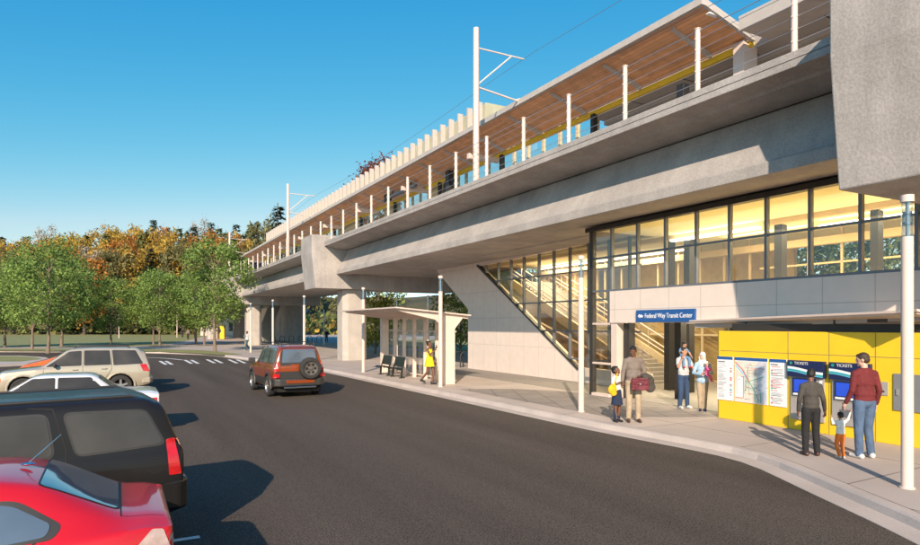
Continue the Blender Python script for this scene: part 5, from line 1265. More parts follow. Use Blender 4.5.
# autumn wood on the hill
proto = {
 'golden': (tree_meshes(21, 17, 5.0, 3, 4200, .62, 'leaf_gold', 26, 'bark_dark', .3), 'golden yellow autumn tree on the wooded hill', 'autumn_tree'),
 'golden2': (tree_meshes(22, 14, 4.2, 2, 3600, .6, 'leaf_gold', 24, 'bark_dark', .3), 'golden yellow autumn tree on the wooded hill', 'autumn_tree'),
 'orange': (tree_meshes(23, 15, 4.5, 3, 3600, .6, 'leaf_orange', 24, 'bark_dark', .3), 'orange autumn tree on the wooded hill', 'autumn_tree'),
 'russet': (tree_meshes(24, 11, 3.4, 1, 2600, .55, 'leaf_red', 20, 'bark_dark', .25), 'russet red autumn tree on the wooded hill', 'autumn_tree'),
 'olive': (tree_meshes(25, 15, 4.8, 2, 4200, .62, 'leaf_olive', 26, 'bark_dark', .3), 'olive green tree on the wooded hill', 'hill_tree'),
 'bare': (tree_meshes(26, 17, 4.2, 4, 2200, .4, 'leaf_pale', 34, 'bark', .25), 'pale almost leafless tree on the wooded hill', 'bare_tree'),
 'fir': (conifer_meshes(27, 20, 4.2, 'needle', .9), 'dark fir on the wooded hill', 'fir_tree'),
 'fir2': (conifer_meshes(28, 17, 4.4, 'needle_green', .9), 'lighter green fir on the wooded hill', 'fir_tree'),
}
# (photo x, photo y of the top, distance, kind)
wood = [(-4, 238, 195, 'fir2'), (2, 236, 200, 'fir'), (10, 247, 170, 'golden'), (18, 240, 215, 'fir2'), (26, 236, 200, 'fir'), (34, 243, 190, 'orange'), (45, 226, 210, 'bare'), (-8, 240, 175, 'golden'), (22, 246, 170, 'golden2'), (38, 240, 180, 'golden'), (62, 238, 185, 'golden2'), (78, 242, 175, 'golden2'), (90, 240, 180, 'golden'), (175, 234, 180, 'golden2'), (240, 236, 175, 'golden2'), (224, 236, 170, 'orange'), (52, 238, 190, 'fir2'), (58, 238, 215, 'fir'), (66, 236, 200, 'golden'), (73, 240, 190, 'fir2'), (80, 238, 210, 'fir2'), (86, 233, 200, 'fir2'), (90, 246, 165, 'bare'), (95, 250, 175, 'golden2'),
        (100, 233, 215, 'golden'), (106, 232, 190, 'fir2'), (110, 226, 220, 'bare'), (117, 231, 205, 'golden'), (123, 238, 180, 'orange'), (128, 229, 220, 'golden'), (126, 252, 160, 'russet'), (135, 230, 210, 'golden2'), (141, 232, 190, 'fir2'), (146, 229, 185, 'fir2'), (153, 219, 215, 'fir'), (158, 230, 190, 'orange'), (160, 234, 170, 'golden'), (167, 227, 205, 'fir'), (178, 226, 195, 'fir2'), (186, 230, 210, 'fir2'),
        (193, 226, 185, 'fir'), (200, 220, 215, 'bare'), (205, 231, 180, 'orange'), (211, 222, 205, 'fir'), (218, 226, 190, 'fir2'), (226, 230, 175, 'fir2'), (236, 224, 200, 'fir'), (243, 232, 180, 'fir2'), (250, 222, 205, 'fir2'), (257, 222, 200, 'fir'), (264, 224, 180, 'olive'), (272, 228, 210, 'fir2'), (282, 232, 190, 'olive'), (292, 236, 200, 'fir2'), (305, 240, 200, 'olive'),
        (41, 250, 160, 'golden2'), (70, 252, 155, 'fir2'), (14, 254, 155, 'olive'), (103, 252, 155, 'fir2'), (84, 254, 150, 'orange'), (116, 250, 155, 'olive'), (150, 248, 155, 'fir'), (170, 244, 160, 'golden2'), (183, 244, 155, 'olive'), (214, 244, 155, 'fir2'), (232, 244, 155, 'olive'), (138, 248, 158, 'golden'), (200, 246, 158, 'golden'), (-30, 246, 190, 'golden'), (-48, 240, 200, 'fir2'), (-70, 242, 200, 'olive'), (-90, 240, 190, 'golden')]
for i, (px, ty, Y, kd) in enumerate(wood):
    me, lb, nm = proto[kd]; X = (px - 460) / 630 * Y; zb_ = hz(X, Y) - .5; H0 = {'golden': 17, 'golden2': 14, 'orange': 15, 'russet': 11, 'olive': 15, 'bare': 17, 'fir': 20, 'fir2': 17}[kd]
    top = CH + (325 - ty) / 630 * Y; k = max(.5, (top - zb_) / H0)
    tree_obj(nm, lb, (X, Y, zb_), me, rn.uniform(0, 6), (min(k, 1.25) * rn.uniform(.85, 1.1), min(k, 1.25), k), 'autumn wood on the hill')
# filler understory behind the front trees
us = MB(); rr_ = random.Random(9)
for k in range(16000):
    x = rr_.uniform(-300, -20); y = rr_.uniform(150, 245); z = hz(x, y) + rr_.uniform(-.4, 7) * (.6 + .4 * math.sin(x * .11) * math.sin(y * .13)); n_ = Vector((rr_.uniform(-1, 1), rr_.uniform(-1, .3), rr_.uniform(-.2, 1))).normalized(); a = n_.orthogonal().normalized(); b = n_.cross(a); s = rr_.uniform(.5, 1.1); p = Vector((x, y, z))
    us.add([p - a * s, p + b * s * .6, p + a * s, p - b * s * .6], [(0, 1, 2, 3)], 0 if math.sin(x * .07 + y * .05) > .1 else (1 if rr_.random() < .7 else 2))
o = us.build('undergrowth', ['leaf_olive', 'needle_green', 'leaf_gold'], recalc=False); put(o, 'dense olive and green undergrowth covering the hill below the trees', kind='stuff')
# tall trees standing over the station roof
tf = conifer_meshes(31, 31, 6.0, 'needle', 1.1)
tree_obj('fir_tree', 'tall dark fir rising behind the canopy roof left of the middle mast', (-40.5, 140, -1), tf, 0, .985)
tree_obj('fir_tree', 'second tall fir between the farthest mast and the dark tall fir', (-52.5, 145, -1), proto['fir2'][0], 0, (1.2, 1.2, 1.42))
tr_ = tree_meshes(33, 28.5, 5.4, 16, 5200, .50, 'leaf_red', 30, 'bark_dark', .35)
tree_obj('russet_tree', 'sparse russet-brown treetop poking over the roof screen', (-13.0, 100, 0), tr_, 1, 1.0)
for px, lb in ((480, 'green tree far behind the rail station on its right-hand side'),): tree_obj('park_tree', lb, (12, 60, 0), BA, 0, 1.1)
# ================================================================== PEOPLE
def colmat(name, col, rough=0.85, var=0.2, scale=9): 
    if name not in M: M[name] = pm(name, col, rough, var=var, scale=scale, bump=0.8, bscale=13, stretch=(1, 1, .6))
    return name
M['skin_dark'] = pm('dark_brown_skin', (0.16, 0.068, 0.035), 0.5, var=.06, scale=12); M['skin_tan'] = pm('tan_skin', (0.46, 0.24, 0.15), 0.5, var=.06, scale=12)
M['skin_light'] = pm('light_skin', (0.60, 0.36, 0.26), 0.5, var=.06, scale=12)
M['hair_black'] = pm('black_hair', (0.012, 0.010, 0.009), 0.55, var=.3, scale=30, bump=.6, bscale=60); M['hair_brown'] = pm('dark_brown_hair', (0.045, 0.025, 0.015), 0.55, var=.3, scale=30, bump=.6, bscale=60)
M['eye_white'] = pm('eye_white', (.38, .35, .32), .5); M['lip'] = pm('lips', (.30, .09, .07), .5)
def vox(mb, name, mat, parent, size, smooth=3):
    o = mb.build(name, mat, None, smooth='all', recalc=True)
    rm = o.modifiers.new('r', 'REMESH'); rm.mode = 'VOXEL'; rm.voxel_size = size; rm.use_smooth_shade = True
    if smooth:
        sm = o.modifiers.new('s', 'SMOOTH'); sm.iterations = smooth; sm.factor = .5
    baked(o); o.data.materials.clear(); o.data.materials.append(M[mat]); o.parent = parent
    o.data.polygons.foreach_set('use_smooth', [True] * len(o.data.polygons)); return o
def v3(*a): return Vector(a)
BASE = dict(pel=(0, 0, .95), che=(0, 0, 1.27), hipL=(.085, 0, .91), hipR=(-.085, 0, .91), kneL=(.10, -.02, .50), kneR=(-.10, -.02, .50), ankL=(.11, .02, .085), ankR=(-.11, .02, .085),
            shoL=(.165, 0, 1.395), shoR=(-.165, 0, 1.395), elbL=(.235, .03, 1.13), elbR=(-.235, .03, 1.13), wriL=(.245, -.05, .89), wriR=(-.245, -.05, .89), nek=(0, .0, 1.47), footL=0.12, footR=-0.12, curlL=.8, curlR=.8, yaw=0, pitch=0, roll=0)
def person(label, loc, face, ht, pose, skin='skin_tan', hair=('short', 'hair_black'), top=None, bottom=None, shoes='black', shoecol=None, dress=None, width=1.0, kid=False, vs=.0085, group=None, sleeves='long', detail=True, toph=.93, belly=1.0):
    """top/bottom: material keys; face: turn about z (0 = looks towards the camera side, -Y)"""
    P = dict(BASE); P.update(pose); J = {k: (Vector(v) if hasattr(v, '__len__') else v) for k, v in P.items()}
    for k in ('shoL', 'shoR', 'hipL', 'hipR'): J[k] = Vector((J[k].x * width, J[k].y, J[k].z))
    r = thing('person', label, 'person', loc, face, group); hs = 1.28 if kid else 1.0
    sc_ = ht / (1.745 + (.06 if kid else 0)); r.scale = (sc_,) * 3; vsz = vs / sc_
    b = MB()
    pel, che, nek = J['pel'], J['che'], J['nek']; mid = pel.lerp(che, .52)
    up = (che - pel).normalized(); rot = up.to_track_quat('Z', 'Y').to_matrix() if (up - Vector((0, 0, 1))).length > .02 else Matrix.Identity(3)
    w = width
    b.sph(che, (.155 * w, .10, .17), 14, rot=rot); b.sph(mid, (.132 * w, .09 * belly, .15), 14, rot=rot); b.sph(pel, (.150 * w, .105, .115), 14, rot=rot)
    b.cap(J['shoL'] + v3(-.03, 0, 0), J['shoR'] + v3(.03, 0, 0), .052, .052); b.cap(J['shoL'].lerp(nek, .5), J['shoR'].lerp(nek, .5), .046, .046)
    b.cap(nek - v3(0, 0, .04), nek + v3(0, -.01, .075), .058, .052)
    hd = Matrix.Rotation(R(P['yaw']), 3, 'Z') @ Matrix.Rotation(R(P['roll']), 3, 'Y') @ Matrix.Rotation(R(P['pitch']), 3, 'X')
    hb = nek + v3(0, -.005, .055)
    def H(x, y, z): return hb + hd @ (Vector((x, y, z)) * hs)
    b.sph(H(0, .005, .125), tuple(hs * q for q in (.074, .092, .092)), 16, rot=hd); b.sph(H(0, -.028, .065), tuple(hs * q for q in (.055, .060, .068)), 14, rot=hd)
    b.sph(H(0, -.095, .083), tuple(hs * q for q in (.013, .020, .015)), 8, rot=hd); b.sph(H(0, -.088, .105), tuple(hs * q for q in (.010, .014, .026)), 8, rot=hd)
    b.sph(H(0, -.078, .025), tuple(hs * q for q in (.022, .018, .016)), 8, rot=hd)
    for sg in (-1, 1): b.sph(H(sg * .077, .012, .095), tuple(hs * q for q in (.010, .019, .029)), 8, rot=hd)
    def limb(a, c, d, r1, r2, r3): b.cap(a, c, r1, r2, 12); b.cap(c, d, r2, r3, 12)
    for sd, sg in (('L', 1), ('R', -1)):
        limb(J['sho' + sd], J['elb' + sd], J['wri' + sd], .050, .038, .026); limb(J['hip' + sd], J['kne' + sd], J['ank' + sd], .082, .056, .038)
        b.sph(J['kne' + sd].lerp(J['ank' + sd], .3) + v3(0, .010, 0), .047, 10)
        an = J['ank' + sd]; fa = P['foot' + sd]; fd = Matrix.Rotation(fa, 3, 'Z') @ Vector((0, -1, 0)); tl = Vector((fd.x, fd.y, (P.get('toe' + sd, 0))))
        b.cap(an - v3(0, 0, .035) - fd * .03, an + tl * .14 - v3(0, 0, .048), .038, .030, 10)
        # hand: palm, thumb, four fingers
        wr = J['wri' + sd]; el = J['elb' + sd]; d = (wr - el).normalized() if ('hand' + sd) not in P else Vector(P['hand' + sd]).normalized()
        side = Vector(P.get('palm' + sd, (0, -1, 0))); side = (side - d * side.dot(d)).normalized(); nr = d.cross(side)    # side: towards the thumb
        pc = wr + d * .050; q = Matrix((nr, side, d)).transposed(); b.cap(wr, pc, .026, .028, 10); b.sph(pc, (.017, .040, .050), 10, rot=q)
        cu = P['curl' + sd]; inw = nr * (1 if nr.x * sg < 0 else -1)
        for k, (o_, l_) in enumerate(((.030, .070), (.010, .078), (-.010, .072), (-.029, .056))):
            a0 = pc + side * o_ + d * .042; ang = cu * .5; d1 = d * math.cos(ang) + inw * math.sin(ang); d2 = d * math.cos(ang * 2.4) + inw * math.sin(ang * 2.4)
            a1 = a0 + d1 * l_ * .5; a2 = a1 + d2 * l_ * .5; b.cap(a0, a1, .0098, .0090, 8); b.cap(a1, a2, .0090, .0078, 8)
        t0 = wr + d * .018 + side * .024; t1 = t0 + (d * .6 + side * .8).normalized() * .034; t2 = t1 + (d * .95 + inw * .3).normalized() * .028
        b.cap(t0, t1, .0125, .011, 8); b.cap(t1, t2, .011, .009, 8)
    body = vox(b, 'body', skin, r, vsz, 2)
    if detail:
        for sg in (-1, 1):
            e = MB(); e.sph(H(sg * .030, -.082, .112), tuple(hs * q for q in (.012, .006, .006)), 8, rot=hd); eo = e.build('eye', 'eye_white', r, smooth='all')
            e = MB(); e.sph(H(sg * .030, -.0875, .112), tuple(hs * q for q in (.006, .004, .0065)), 8, rot=hd); e.build('iris', 'black', eo, smooth='all')
            e = MB(); e.sph(H(sg * .031, -.086, .130), tuple(hs * q for q in (.019, .006, .0045)), 8, rot=hd); e.build('eyebrow', hair[1] if hair[1] in ('hair_black', 'hair_brown') else 'hair_brown', r, smooth='all')
        e = MB(); e.sph(H(0, -.088, .050), tuple(hs * q for q in (.021, .009, .007)), 8, rot=hd); e.build('mouth', 'lip', r, smooth='all')
    # hair
    hm = MB(); st_ = hair[0]
    if st_ == 'hijab':
        hm.sph(H(0, .022, .125), tuple(hs * q for q in (.096, .105, .115)), 14, rot=hd); hm.sph(H(0, .03, .03), tuple(hs * q for q in (.10, .09, .09)), 12, rot=hd); hm.sph(nek + v3(0, -.01, -.0), (.13, .10, .08), 12); hm.sph(nek + v3(0, -.06, -.08), (.11, .06, .10), 12); hm.sph(nek + v3(0, .06, -.05), (.12, .06, .10), 12)
        for sg in (-1, 1): hm.sph(H(sg * .068, -.03, .06), tuple(hs * q for q in (.028, .05, .07)), 10, rot=hd)
    else:
        hm.sph(H(0, .020, .140), tuple(hs * q for q in (.083, .094, .088)), 16, rot=hd); hm.sph(H(0, .045, .100), tuple(hs * q for q in (.076, .066, .072)), 12, rot=hd)
        hm.sph(H(0, -.035, .185), tuple(hs * q for q in (.055, .045, .028)), 12, rot=hd)
        if st_ == 'bun': hm.sph(H(0, .10, .20), .042 * hs, 12)
        if st_ == 'tufts':
            for sg in (-1, 1): hm.sph(H(sg * .085, .03, .19), .038 * hs, 10)
        if st_ == 'long': hm.sph(H(0, .06, .03), tuple(hs * q for q in (.085, .05, .12)), 12, rot=hd)
    vox(hm, 'headscarf' if st_ == 'hijab' else 'hair', hair[1], r, vsz * 1.1, 3)
    # clothes
    if top:
        t = MB(); t.sph(che, (.165 * w, .118, .175), 16, rot=rot); t.sph(mid, (.158 * w, .115 * belly, .175), 16, rot=rot)
        lo = pel + (che - pel) * ((toph - .95) / .32); hk = 1.13 if toph < .86 else 1.0; t.sph(lo.lerp(mid, .72), (.168 * w, .130, .12), 14, rot=rot); t.sph(lo.lerp(mid, .3), (.165 * w * hk, .124 * hk, .12), 14, rot=rot)
        t.cap(J['shoL'] + v3(-.02, 0, 0), J['shoR'] + v3(.02, 0, 0), .064, .064, 12); t.cap(J['shoL'].lerp(nek, .45), J['shoR'].lerp(nek, .45), .060, .060, 12); t.cap(nek - v3(0, 0, .05), nek - v3(0, 0, .012), .074, .064, 12)
        for sd in 'LR':
            s_, e_, w_ = J['sho' + sd], J['elb' + sd], J['wri' + sd]
            if sleeves == 'long': t.cap(s_, e_, .060, .050, 12); t.cap(e_, e_.lerp(w_, .93), .050, .036, 12)
            elif sleeves == 'short': t.cap(s_, s_.lerp(e_, .62), .066, .060, 12)
        vox(t, 'top', top, r, vsz * 1.15, 3)
    if bottom:
        t = MB(); t.sph(pel + v3(0, 0, .0), (.164 * w, .120, .13), 14)
        for sd in 'LR':
            h_, k_, a_ = J['hip' + sd], J['kne' + sd], J['ank' + sd]
            t.cap(h_, k_, .100, .073, 12); t.cap(k_, a_.lerp(k_, .02) - v3(0, 0, .02), .073, .060, 12)
        vox(t, 'trousers', bottom, r, vsz * 1.15, 3)
    if dress:
        mat_, hem, fl_ = dress; t = MB(); t.sph(che, (.170 * w, .116, .165), 16, rot=rot); t.sph(mid, (.140 * w, .105, .16), 16)
        t.tube(mid, Vector((pel.x, pel.y, hem)), .125 * w, fl_, n=18); t.cap(J['shoL'] + v3(-.05, 0, -.01), J['shoR'] + v3(.05, 0, -.01), .060, .060)
        vox(t, 'dress', mat_, r, vsz * 1.15, 3)
    for sd in 'LR':
        an = J['ank' + sd]; fd = Matrix.Rotation(P['foot' + sd], 3, 'Z') @ Vector((0, -1, 0)); tl = Vector((fd.x, fd.y, P.get('toe' + sd, 0)))
        s_ = MB(); s_.cap(an - v3(0, 0, .040) - fd * .045, an + tl * .06 - v3(0, 0, .042), .046, .044, 10); s_.cap(an + tl * .06 - v3(0, 0, .042), an + tl * .165 - v3(0, 0, .050), .044, .034, 10); s_.sph(an - v3(0, 0, .005), (.046, .05, .04), 10)
        o = vox(s_, 'shoe', shoes, r, vsz * 1.1, 2)
        z = -.0
    return r, J, H
colmat('cloth_maroon', (0.14, 0.016, 0.018)); colmat('cloth_jeans', (0.075, 0.12, 0.20)); colmat('cloth_jeans_dark', (0.03, 0.06, 0.13)); colmat('cloth_grey', (0.06, 0.052, 0.044)); colmat('cloth_black', (0.014, 0.013, 0.014)); colmat('cloth_white', (0.72, 0.69, 0.64))
colmat('cloth_orange', (0.75, 0.17, 0.02)); colmat('cloth_taupe', (0.19, 0.15, 0.125)); colmat('cloth_khaki', (0.40, 0.31, 0.21)); colmat('cloth_navy', (0.014, 0.024, 0.055)); colmat('cloth_lightgrey', (0.48, 0.47, 0.47)); colmat('cloth_lightblue', (0.33, 0.47, 0.60))
colmat('cloth_blue', (0.12, 0.24, 0.42)); colmat('cloth_yellow', (0.80, 0.62, 0.01)); colmat('cloth_pink', (0.72, 0.10, 0.26)); colmat('cloth_teal', (0.03, 0.085, 0.105)); colmat('leather_brown', (0.06, 0.025, 0.02), .4); colmat('shoe_white', (0.62, 0.60, 0.56)); colmat('shoe_dark', (0.02, 0.02, 0.024), .5); colmat('bag_yellow', (0.80, 0.44, 0.01)); colmat('case_maroon', (0.13, 0.012, 0.02), .35); colmat('shoe_red', (0.55, 0.02, 0.03)); colmat('shoe_navy', (0.02, 0.03, 0.10))
def P2(px, py): return G(px, py, 0)
def rel(root, J, key, off=(0, 0, 0)):
    return root.matrix_basis @ (J[key] + Vector(off))
B = PI   # back to the camera
# man in maroon top, back to the camera, holding the toddler's hand with his left (picture left)
m1, J1, _ = person('tall man in maroon sweater and blue jeans, back turned, holding the hand of the toddler', P2(864.5, 458), B + R(8), 1.86,
   dict(elbL=(.24, .02, 1.13), wriL=(.265, -.10, .90), elbR=(-.245, .03, 1.12), wriR=(-.25, -.04, .88), hipL=(.09, 0, .91), kneL=(.10, -.01, .5), ankL=(.12, .03, .085), kneR=(-.10, -.04, .5), ankR=(-.12, 0, .085), yaw=42, pitch=14, footL=.12, footR=-.2),
   'skin_light', ('short', 'hair_brown'), 'cloth_maroon', 'cloth_jeans', 'shoe_white', width=1.1, toph=.92)
m2, J2, _ = person('slim adult in grey sweater and black trousers, back turned, left of the toddler', P2(811, 455.5), B - R(6), 1.56,
   dict(elbR=(-.225, .03, 1.13), wriR=(-.30, -.08, .90), elbL=(.23, .03, 1.13), wriL=(.225, -.05, .89), yaw=-30, pitch=22, footR=-.25, footL=.15),
   'skin_dark', ('short', 'hair_black'), 'cloth_grey', 'cloth_black', 'leather_brown', width=.98, toph=.94)
tod, J3, _ = person('toddler in white top and orange trousers walking between two adults who hold both hands', P2(840.5, 458.5), B + R(4), .82,
   dict(elbL=(.30, -.02, 1.36), wriL=(.33, -.04, 1.56), elbR=(-.30, 0, 1.50), wriR=(-.42, -.02, 1.78), kneL=(.10, -.10, .52), ankL=(.10, .10, .12), kneR=(-.09, -.03, .5), yaw=0, pitch=5, hipL=(.085, 0, .91)),
   'skin_tan', ('short', 'hair_black'), 'cloth_white', 'cloth_orange', 'shoe_white', kid=True, width=1.05, vs=.007)
# man with briefcase and girl
man, J4, _ = person('man in taupe shirt and khaki trousers looking down at the schoolgirl, briefcase in hand', P2(633.5, 422), R(-4), 1.85,
   dict(elbR=(-.235, -.02, 1.14), wriR=(-.27, -.08, .92), elbL=(.25, .02, 1.14), wriL=(.12, -.20, 1.06), yaw=-28, pitch=24, kneL=(.10, -.03, .5), handL=(-.5, -.8, -.3)),
   'skin_dark', ('short', 'hair_black'), 'cloth_taupe', 'cloth_khaki', 'leather_brown', width=1.08, toph=.90)
girl, J5, _ = person('schoolgirl in navy pinafore and white blouse looking up at the man beside her', P2(617, 422), R(25), 1.36,
   dict(elbR=(-.24, -.10, 1.18), wriR=(-.10, -.16, 1.26), elbL=(.22, .02, 1.16), wriL=(.30, -.08, 1.25), yaw=35, pitch=-18, kneL=(.075, -.02, .5), kneR=(-.075, -.02, .5), ankL=(.08, .02, .085), ankR=(-.08, .02, .085)),
   'skin_dark', ('tufts', 'hair_black'), 'cloth_white', None, 'shoe_dark', dress=('cloth_navy', .56, .19), kid=True, width=.95, sleeves='short', vs=.008)
for sg in (-1, 1):
    t = MB(); t.cap((sg * .08, 0, .44), (sg * .085, .015, .13), .056, .046, 12); vox(t, 'sock', 'cloth_navy', girl, .01, 2)
# family further back
fam, J6, _ = person('young man in pale grey T-shirt and jeans carrying a boy on his shoulders', P2(683.5, 408.5), R(12), 1.72,
   dict(elbR=(-.25, -.13, 1.20), wriR=(-.15, -.17, 1.42), elbL=(.27, -.05, 1.15), wriL=(.36, -.10, .93), yaw=38, pitch=0, kneR=(-.10, -.04, .5), kneL=(.12, .02, .5), ankL=(.15, .05, .085), handR=(.1, -.3, 1)),
   'skin_tan', ('short', 'hair_black'), 'cloth_lightgrey', 'cloth_jeans_dark', 'shoe_white', sleeves='short', toph=.92)
so_ = rel(fam, J6, 'nek')
boy, J7, _ = person('small boy in blue top sitting on the shoulders of the young man', so_ + Vector((0, .03, -.62)), R(12), .98,
   dict(pel=(0, .06, 1.16), che=(0, .0, 1.42), hipL=(.10, .03, 1.14), hipR=(-.10, .03, 1.14), kneL=(.17, -.30, 1.08), kneR=(-.17, -.30, 1.08), ankL=(.17, -.34, .68), ankR=(-.17, -.34, .68), shoL=(.165, -.02, 1.54), shoR=(-.165, -.02, 1.54), elbL=(.28, -.14, 1.34), wriL=(.30, -.30, 1.16), elbR=(-.27, -.12, 1.36), wriR=(-.33, -.32, 1.42), nek=(0, -.03, 1.60), yaw=40, pitch=20),
   'skin_tan', ('short', 'hair_black'), 'cloth_blue', 'cloth_blue', 'shoe_red', kid=True, vs=.0075, sleeves='short', toph=1.12)
mum, J8, _ = person('woman in white headscarf and light blue blouse holding the baby', P2(702.5, 411), R(-18), 1.60,
   dict(elbL=(.25, -.04, 1.14), wriL=(.10, -.22, 1.18), elbR=(-.25, -.04, 1.13), wriR=(-.06, -.24, 1.10), yaw=-30, pitch=6, kneL=(.07, -.02, .5), kneR=(-.07, -.02, .5), ankL=(.06, .02, .085), ankR=(-.06, .0, .085), handL=(-.9, -.4, 0), handR=(.9, -.4, 0)),
   'skin_light', ('hijab', 'cloth_white'), 'cloth_lightblue', 'cloth_khaki', 'shoe_navy', width=1.02, toph=.82, belly=1.1)
bb = rel(mum, J8, 'wriL', (-.02, -.02, -.0))
baby, J9, _ = person('baby in pink held at the chest of the woman in the white headscarf', bb + Vector((.02, -.03, -.55)), R(60), .70,
   dict(pel=(0, 0, 1.30), che=(-.02, .02, 1.62), hipL=(.08, 0, 1.26), hipR=(-.08, 0, 1.26), kneL=(.16, -.25, 1.10), kneR=(-.16, -.22, 1.12), ankL=(.14, -.28, .82), ankR=(-.14, -.3, .86), shoL=(.14, .02, 1.76), shoR=(-.18, .02, 1.76), elbL=(.26, -.10, 1.62), wriL=(.24, -.30, 1.62), elbR=(-.28, -.10, 1.62), wriR=(-.22, -.30, 1.56), nek=(-.02, .01, 1.84), yaw=10, pitch=0),
   'skin_light', ('short', 'cloth_white'), 'cloth_pink', 'cloth_pink', 'cloth_pink', kid=True, vs=.0075, toph=1.25)
# woman in yellow dress by the shelter
wy, J10, _ = person('woman in short yellow dress walking past the bus shelter holding up a phone', P2(429.5, 384.5), R(62), 1.72,
   dict(elbL=(.20, .10, 1.15), wriL=(.17, -.08, .94), elbR=(-.20, -.14, 1.20), wriR=(-.13, -.33, 1.38), hipL=(.08, 0, .91), kneL=(.09, -.13, .52), ankL=(.07, -.10, .09), kneR=(-.07, .05, .50), ankR=(-.07, .32, .20), toeR=-.35, yaw=8, pitch=-8, handR=(0, -.4, 1)),
   'skin_dark', ('bun', 'hair_black'), None, None, 'shoe_dark', dress=('cloth_yellow', .72, .21), width=.95)
# walkers far off
wk, J11, _ = person('man in grey shirt and teal trousers striding on the far pavement by a lamp post', P2(247, 350.6), R(-35), 1.78,
   dict(kneL=(.10, -.16, .52), ankL=(.10, -.28, .09), kneR=(-.10, .06, .5), ankR=(-.10, .36, .12), elbL=(.24, .14, 1.16), wriL=(.24, .02, .95), elbR=(-.24, -.10, 1.2), wriR=(-.12, -.22, 1.42)),
   'skin_dark', ('short', 'hair_black'), 'cloth_lightgrey', 'cloth_teal', 'shoe_white', vs=.016, detail=False)
for px, py, h_, tp, lb, fc in ((182.5, 337.5, 1.75, 'cloth_black', 'leftmost of the three distant walkers, in black beyond the street trees', .3), (188, 339.6, 1.78, 'cloth_taupe', 'middle distant walker in a brown top beyond the street trees', 0), (195, 340.5, 1.75, 'cloth_black', 'rightmost distant walker in black beside a tree trunk', -.4),
                        (326.5, 342, 1.75, 'cloth_black', 'dark-clothed person standing far off left of the concrete pier', .2), (454, 345, 1.75, 'shoe_red', 'person in a red top far behind the bus shelter', 0)):
    person(lb, P2(px, py), fc, h_, dict(kneL=(.10, -.10, .52), ankL=(.10, -.12, .09), kneR=(-.10, .03, .5), ankR=(-.10, .2, .1)), 'skin_tan', ('short', 'hair_black'), tp, 'cloth_black', 'shoe_dark', vs=.022, detail=False)
# bags and held things
def held(name, label, cat, loc, rot=0): return thing(name, label, cat, loc, rot)
c = rel(man, J4, 'wriL', (-.04, -.10, -.17)); bc = held('briefcase', 'maroon leather briefcase held by the man in the taupe shirt', 'briefcase', c - Vector((0, 0, .14)), R(-4))
mb = MB(); mb.prism([(-.20, 0), (.20, 0), (.20, .24), (.17, .29), (-.17, .29), (-.20, .24)], 'y', -.05, .05); mb.build('case', 'case_maroon', bc, bevel=.012)
mb = MB(); mb.prism([(-.195, .14), (.195, .14), (.17, .292), (-.17, .292)], 'y', -.062, -.0505); mb.build('flap', 'case_maroon', bc, bevel=.006)
mb = MB(); mb.box(-.022, .022, -.068, -.0625, .135, .165); mb.build('clasp', 'chrome', bc)
mb = MB(); mb.path([(-.07, 0, .29), (-.06, 0, .335), (.06, 0, .335), (.07, 0, .29)], .011, n=8); mb.build('handle', 'leather_brown', bc, smooth=True)
c = rel(man, J4, 'wriL', (.11, .0, -.02)); jk = held('folded_jacket', 'dark jacket draped over the forearm of the man with the briefcase', 'jacket', c - Vector((0, 0, .36)), R(-4))
t = MB(); t.sph((0, 0, .36), (.15, .12, .10), 12); t.sph((.07, .02, .26), (.14, .10, .17), 12); t.sph((.11, .02, .12), (.13, .075, .13), 12); t.sph((.0, -.04, .24), (.08, .06, .14), 12); vox(t, 'cloth', 'cloth_grey', jk, .012, 2)
c = rel(girl, J5, 'shoR', (-.10, -.10, -.52)); yb = held('shoulder_bag', 'bright yellow cloth bag hanging at the side of the schoolgirl', 'bag', c, R(20))
t = MB(); t.sph((0, 0, .14), (.12, .07, .13), 12); t.sph((.03, 0, .05), (.09, .05, .07), 12); t.sph((.05, 0, .24), (.06, .04, .06), 12); vox(t, 'bag', 'bag_yellow', yb, .01, 2)
mb = MB(); mb.path([(.03, 0, .24), (.08, -.03, .40), (.13, -.01, .53)], .014, n=8); mb.path([(.06, .02, .24), (.12, .03, .42), (.15, .02, .53)], .014, n=8); mb.build('strap', 'bag_yellow', yb, smooth=True)
c = rel(wy, J10, 'wriR', (.0, -.07, .07)); ph = held('phone', 'black phone held up by the woman in the yellow dress', 'phone', c, R(62)); mb = MB(); mb.box(-.036, .036, -.005, .005, 0, .14); mb.build('phone_body', 'black', ph, bevel=.004)
c = rel(wy, J10, 'wriL', (.0, -.03, -.17)); pu = held('purse', 'small dark purse in the lower hand of the woman in the yellow dress', 'purse', c, R(62)); mb = MB(); mb.box(-.03, .03, -.08, .08, 0, .11); mb.build('pouch', 'leather_brown', pu, bevel=.015)
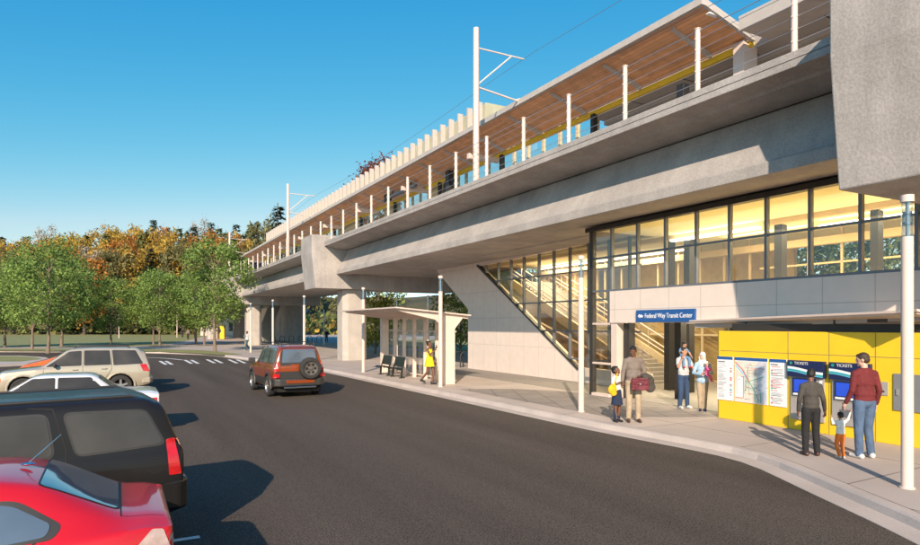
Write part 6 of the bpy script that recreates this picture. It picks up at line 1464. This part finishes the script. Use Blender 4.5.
# bicycle parked inside the rear court: only a wheel shows between the figures
bk = thing('bicycle', 'parked bicycle half hidden behind the dark column in the entrance', 'bicycle', V(17.4, 13.0, .013), TH + R(70))
for x in (-.52, .52):
    mb = MB(); mb.path([(x + .33 * math.cos(a), 0, .35 + .33 * math.sin(a)) for a in [2 * PI * k / 24 for k in range(25)]], .018, n=6); w_ = mb.build('wheel', 'tyre', bk, smooth='all')
    mb = MB()
    for k in range(10): a = PI * 2 * k / 10; mb.tube((x, 0, .35), (x + .32 * math.cos(a), 0, .35 + .32 * math.sin(a)), .003, n=4)
    mb.build('spokes', 'steel_cable', w_)
mb = MB(); mb.tube((-.52, 0, .35), (-.15, 0, .80), .016, n=8); mb.tube((-.52, 0, .35), (-.08, 0, .33), .014, n=8); mb.tube((-.08, 0, .33), (-.18, 0, .88), .018, n=8); mb.tube((-.15, 0, .78), (.38, 0, .84), .018, n=8); mb.tube((-.08, 0, .33), (.36, 0, .78), .018, n=8); mb.tube((.52, 0, .35), (.34, 0, .95), .018, n=8); mb.build('frame', 'steel_grey', bk, smooth=True)
mb = MB(); mb.sph((-.19, 0, .91), (.12, .06, .03), 10); mb.build('saddle', 'black', bk, smooth='all')
mb = MB(); mb.path([(.40, -.28, .98), (.34, -.1, 1.0), (.34, .1, 1.0), (.40, .28, .98)], .014, n=8); mb.build('handlebar', 'black', bk, smooth=True)

# ================================================================== CAMERA, SKY, SUN
cam = bpy.data.cameras.new('Camera'); co = bpy.data.objects.new('Camera', cam); C.objects.link(co)
co.location = (0, 0, CH); co.rotation_euler = (PI / 2, 0, 0)
cam.sensor_width = 36; cam.lens = 36 * 630 / 920; cam.shift_y = (325 - 272.5) / 920; cam.clip_end = 4000; cam.clip_start = .05
sc.camera = co
T_EL = 26.3; LD = Vector((.109, .994, 0)).normalized()
sun = bpy.data.lights.new('Sun', 'SUN'); sun.energy = 3.9; sun.angle = R(.55); sun.color = (1.0, .83, .66)
so2 = bpy.data.objects.new('Sun', sun); C.objects.link(so2)
d = Vector((LD.x * math.cos(R(T_EL)), LD.y * math.cos(R(T_EL)), -math.sin(R(T_EL))))
so2.rotation_euler = d.to_track_quat('-Z', 'Y').to_euler(); so2.location = (-5, -20, 30)
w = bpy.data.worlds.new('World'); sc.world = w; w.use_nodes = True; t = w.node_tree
for n in list(t.nodes): t.nodes.remove(n)
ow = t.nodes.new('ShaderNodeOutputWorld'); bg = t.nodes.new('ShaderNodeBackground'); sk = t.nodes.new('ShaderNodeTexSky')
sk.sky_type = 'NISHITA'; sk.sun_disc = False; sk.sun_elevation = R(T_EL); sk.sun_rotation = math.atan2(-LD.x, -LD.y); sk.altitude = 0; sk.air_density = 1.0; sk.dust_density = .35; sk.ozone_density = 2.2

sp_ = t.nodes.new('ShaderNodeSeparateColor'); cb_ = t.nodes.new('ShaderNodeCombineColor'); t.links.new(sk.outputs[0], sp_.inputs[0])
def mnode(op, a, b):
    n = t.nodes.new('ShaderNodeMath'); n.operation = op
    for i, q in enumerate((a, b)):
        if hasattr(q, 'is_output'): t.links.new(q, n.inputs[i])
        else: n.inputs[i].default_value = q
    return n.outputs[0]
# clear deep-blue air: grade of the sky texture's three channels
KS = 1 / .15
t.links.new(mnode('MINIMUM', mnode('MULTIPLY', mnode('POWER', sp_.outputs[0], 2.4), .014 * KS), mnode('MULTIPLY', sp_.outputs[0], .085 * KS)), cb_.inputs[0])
gl_ = mnode('MAXIMUM', mnode('SUBTRACT', sp_.outputs[1], 6.5), 0.0)   # boost added to the brightest sky, lifts green and blue fill on shaded faces
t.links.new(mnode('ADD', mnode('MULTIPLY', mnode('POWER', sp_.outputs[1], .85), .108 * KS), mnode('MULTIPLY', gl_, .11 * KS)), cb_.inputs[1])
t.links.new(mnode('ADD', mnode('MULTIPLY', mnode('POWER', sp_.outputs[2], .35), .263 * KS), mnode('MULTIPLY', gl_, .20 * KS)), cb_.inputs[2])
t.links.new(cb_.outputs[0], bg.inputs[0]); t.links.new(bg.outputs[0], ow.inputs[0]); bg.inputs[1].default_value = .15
sc.view_settings.view_transform = 'Standard'; sc.view_settings.look = 'None'; sc.view_settings.gamma = 1; sc.view_settings.exposure = .75; sc.view_settings.use_curve_mapping = False
sc.render.engine = 'CYCLES'; sc.cycles.use_denoising = True; sc.cycles.max_bounces = 8; sc.cycles.transparent_max_bounces = 12; sc.cycles.sample_clamp_indirect = 6
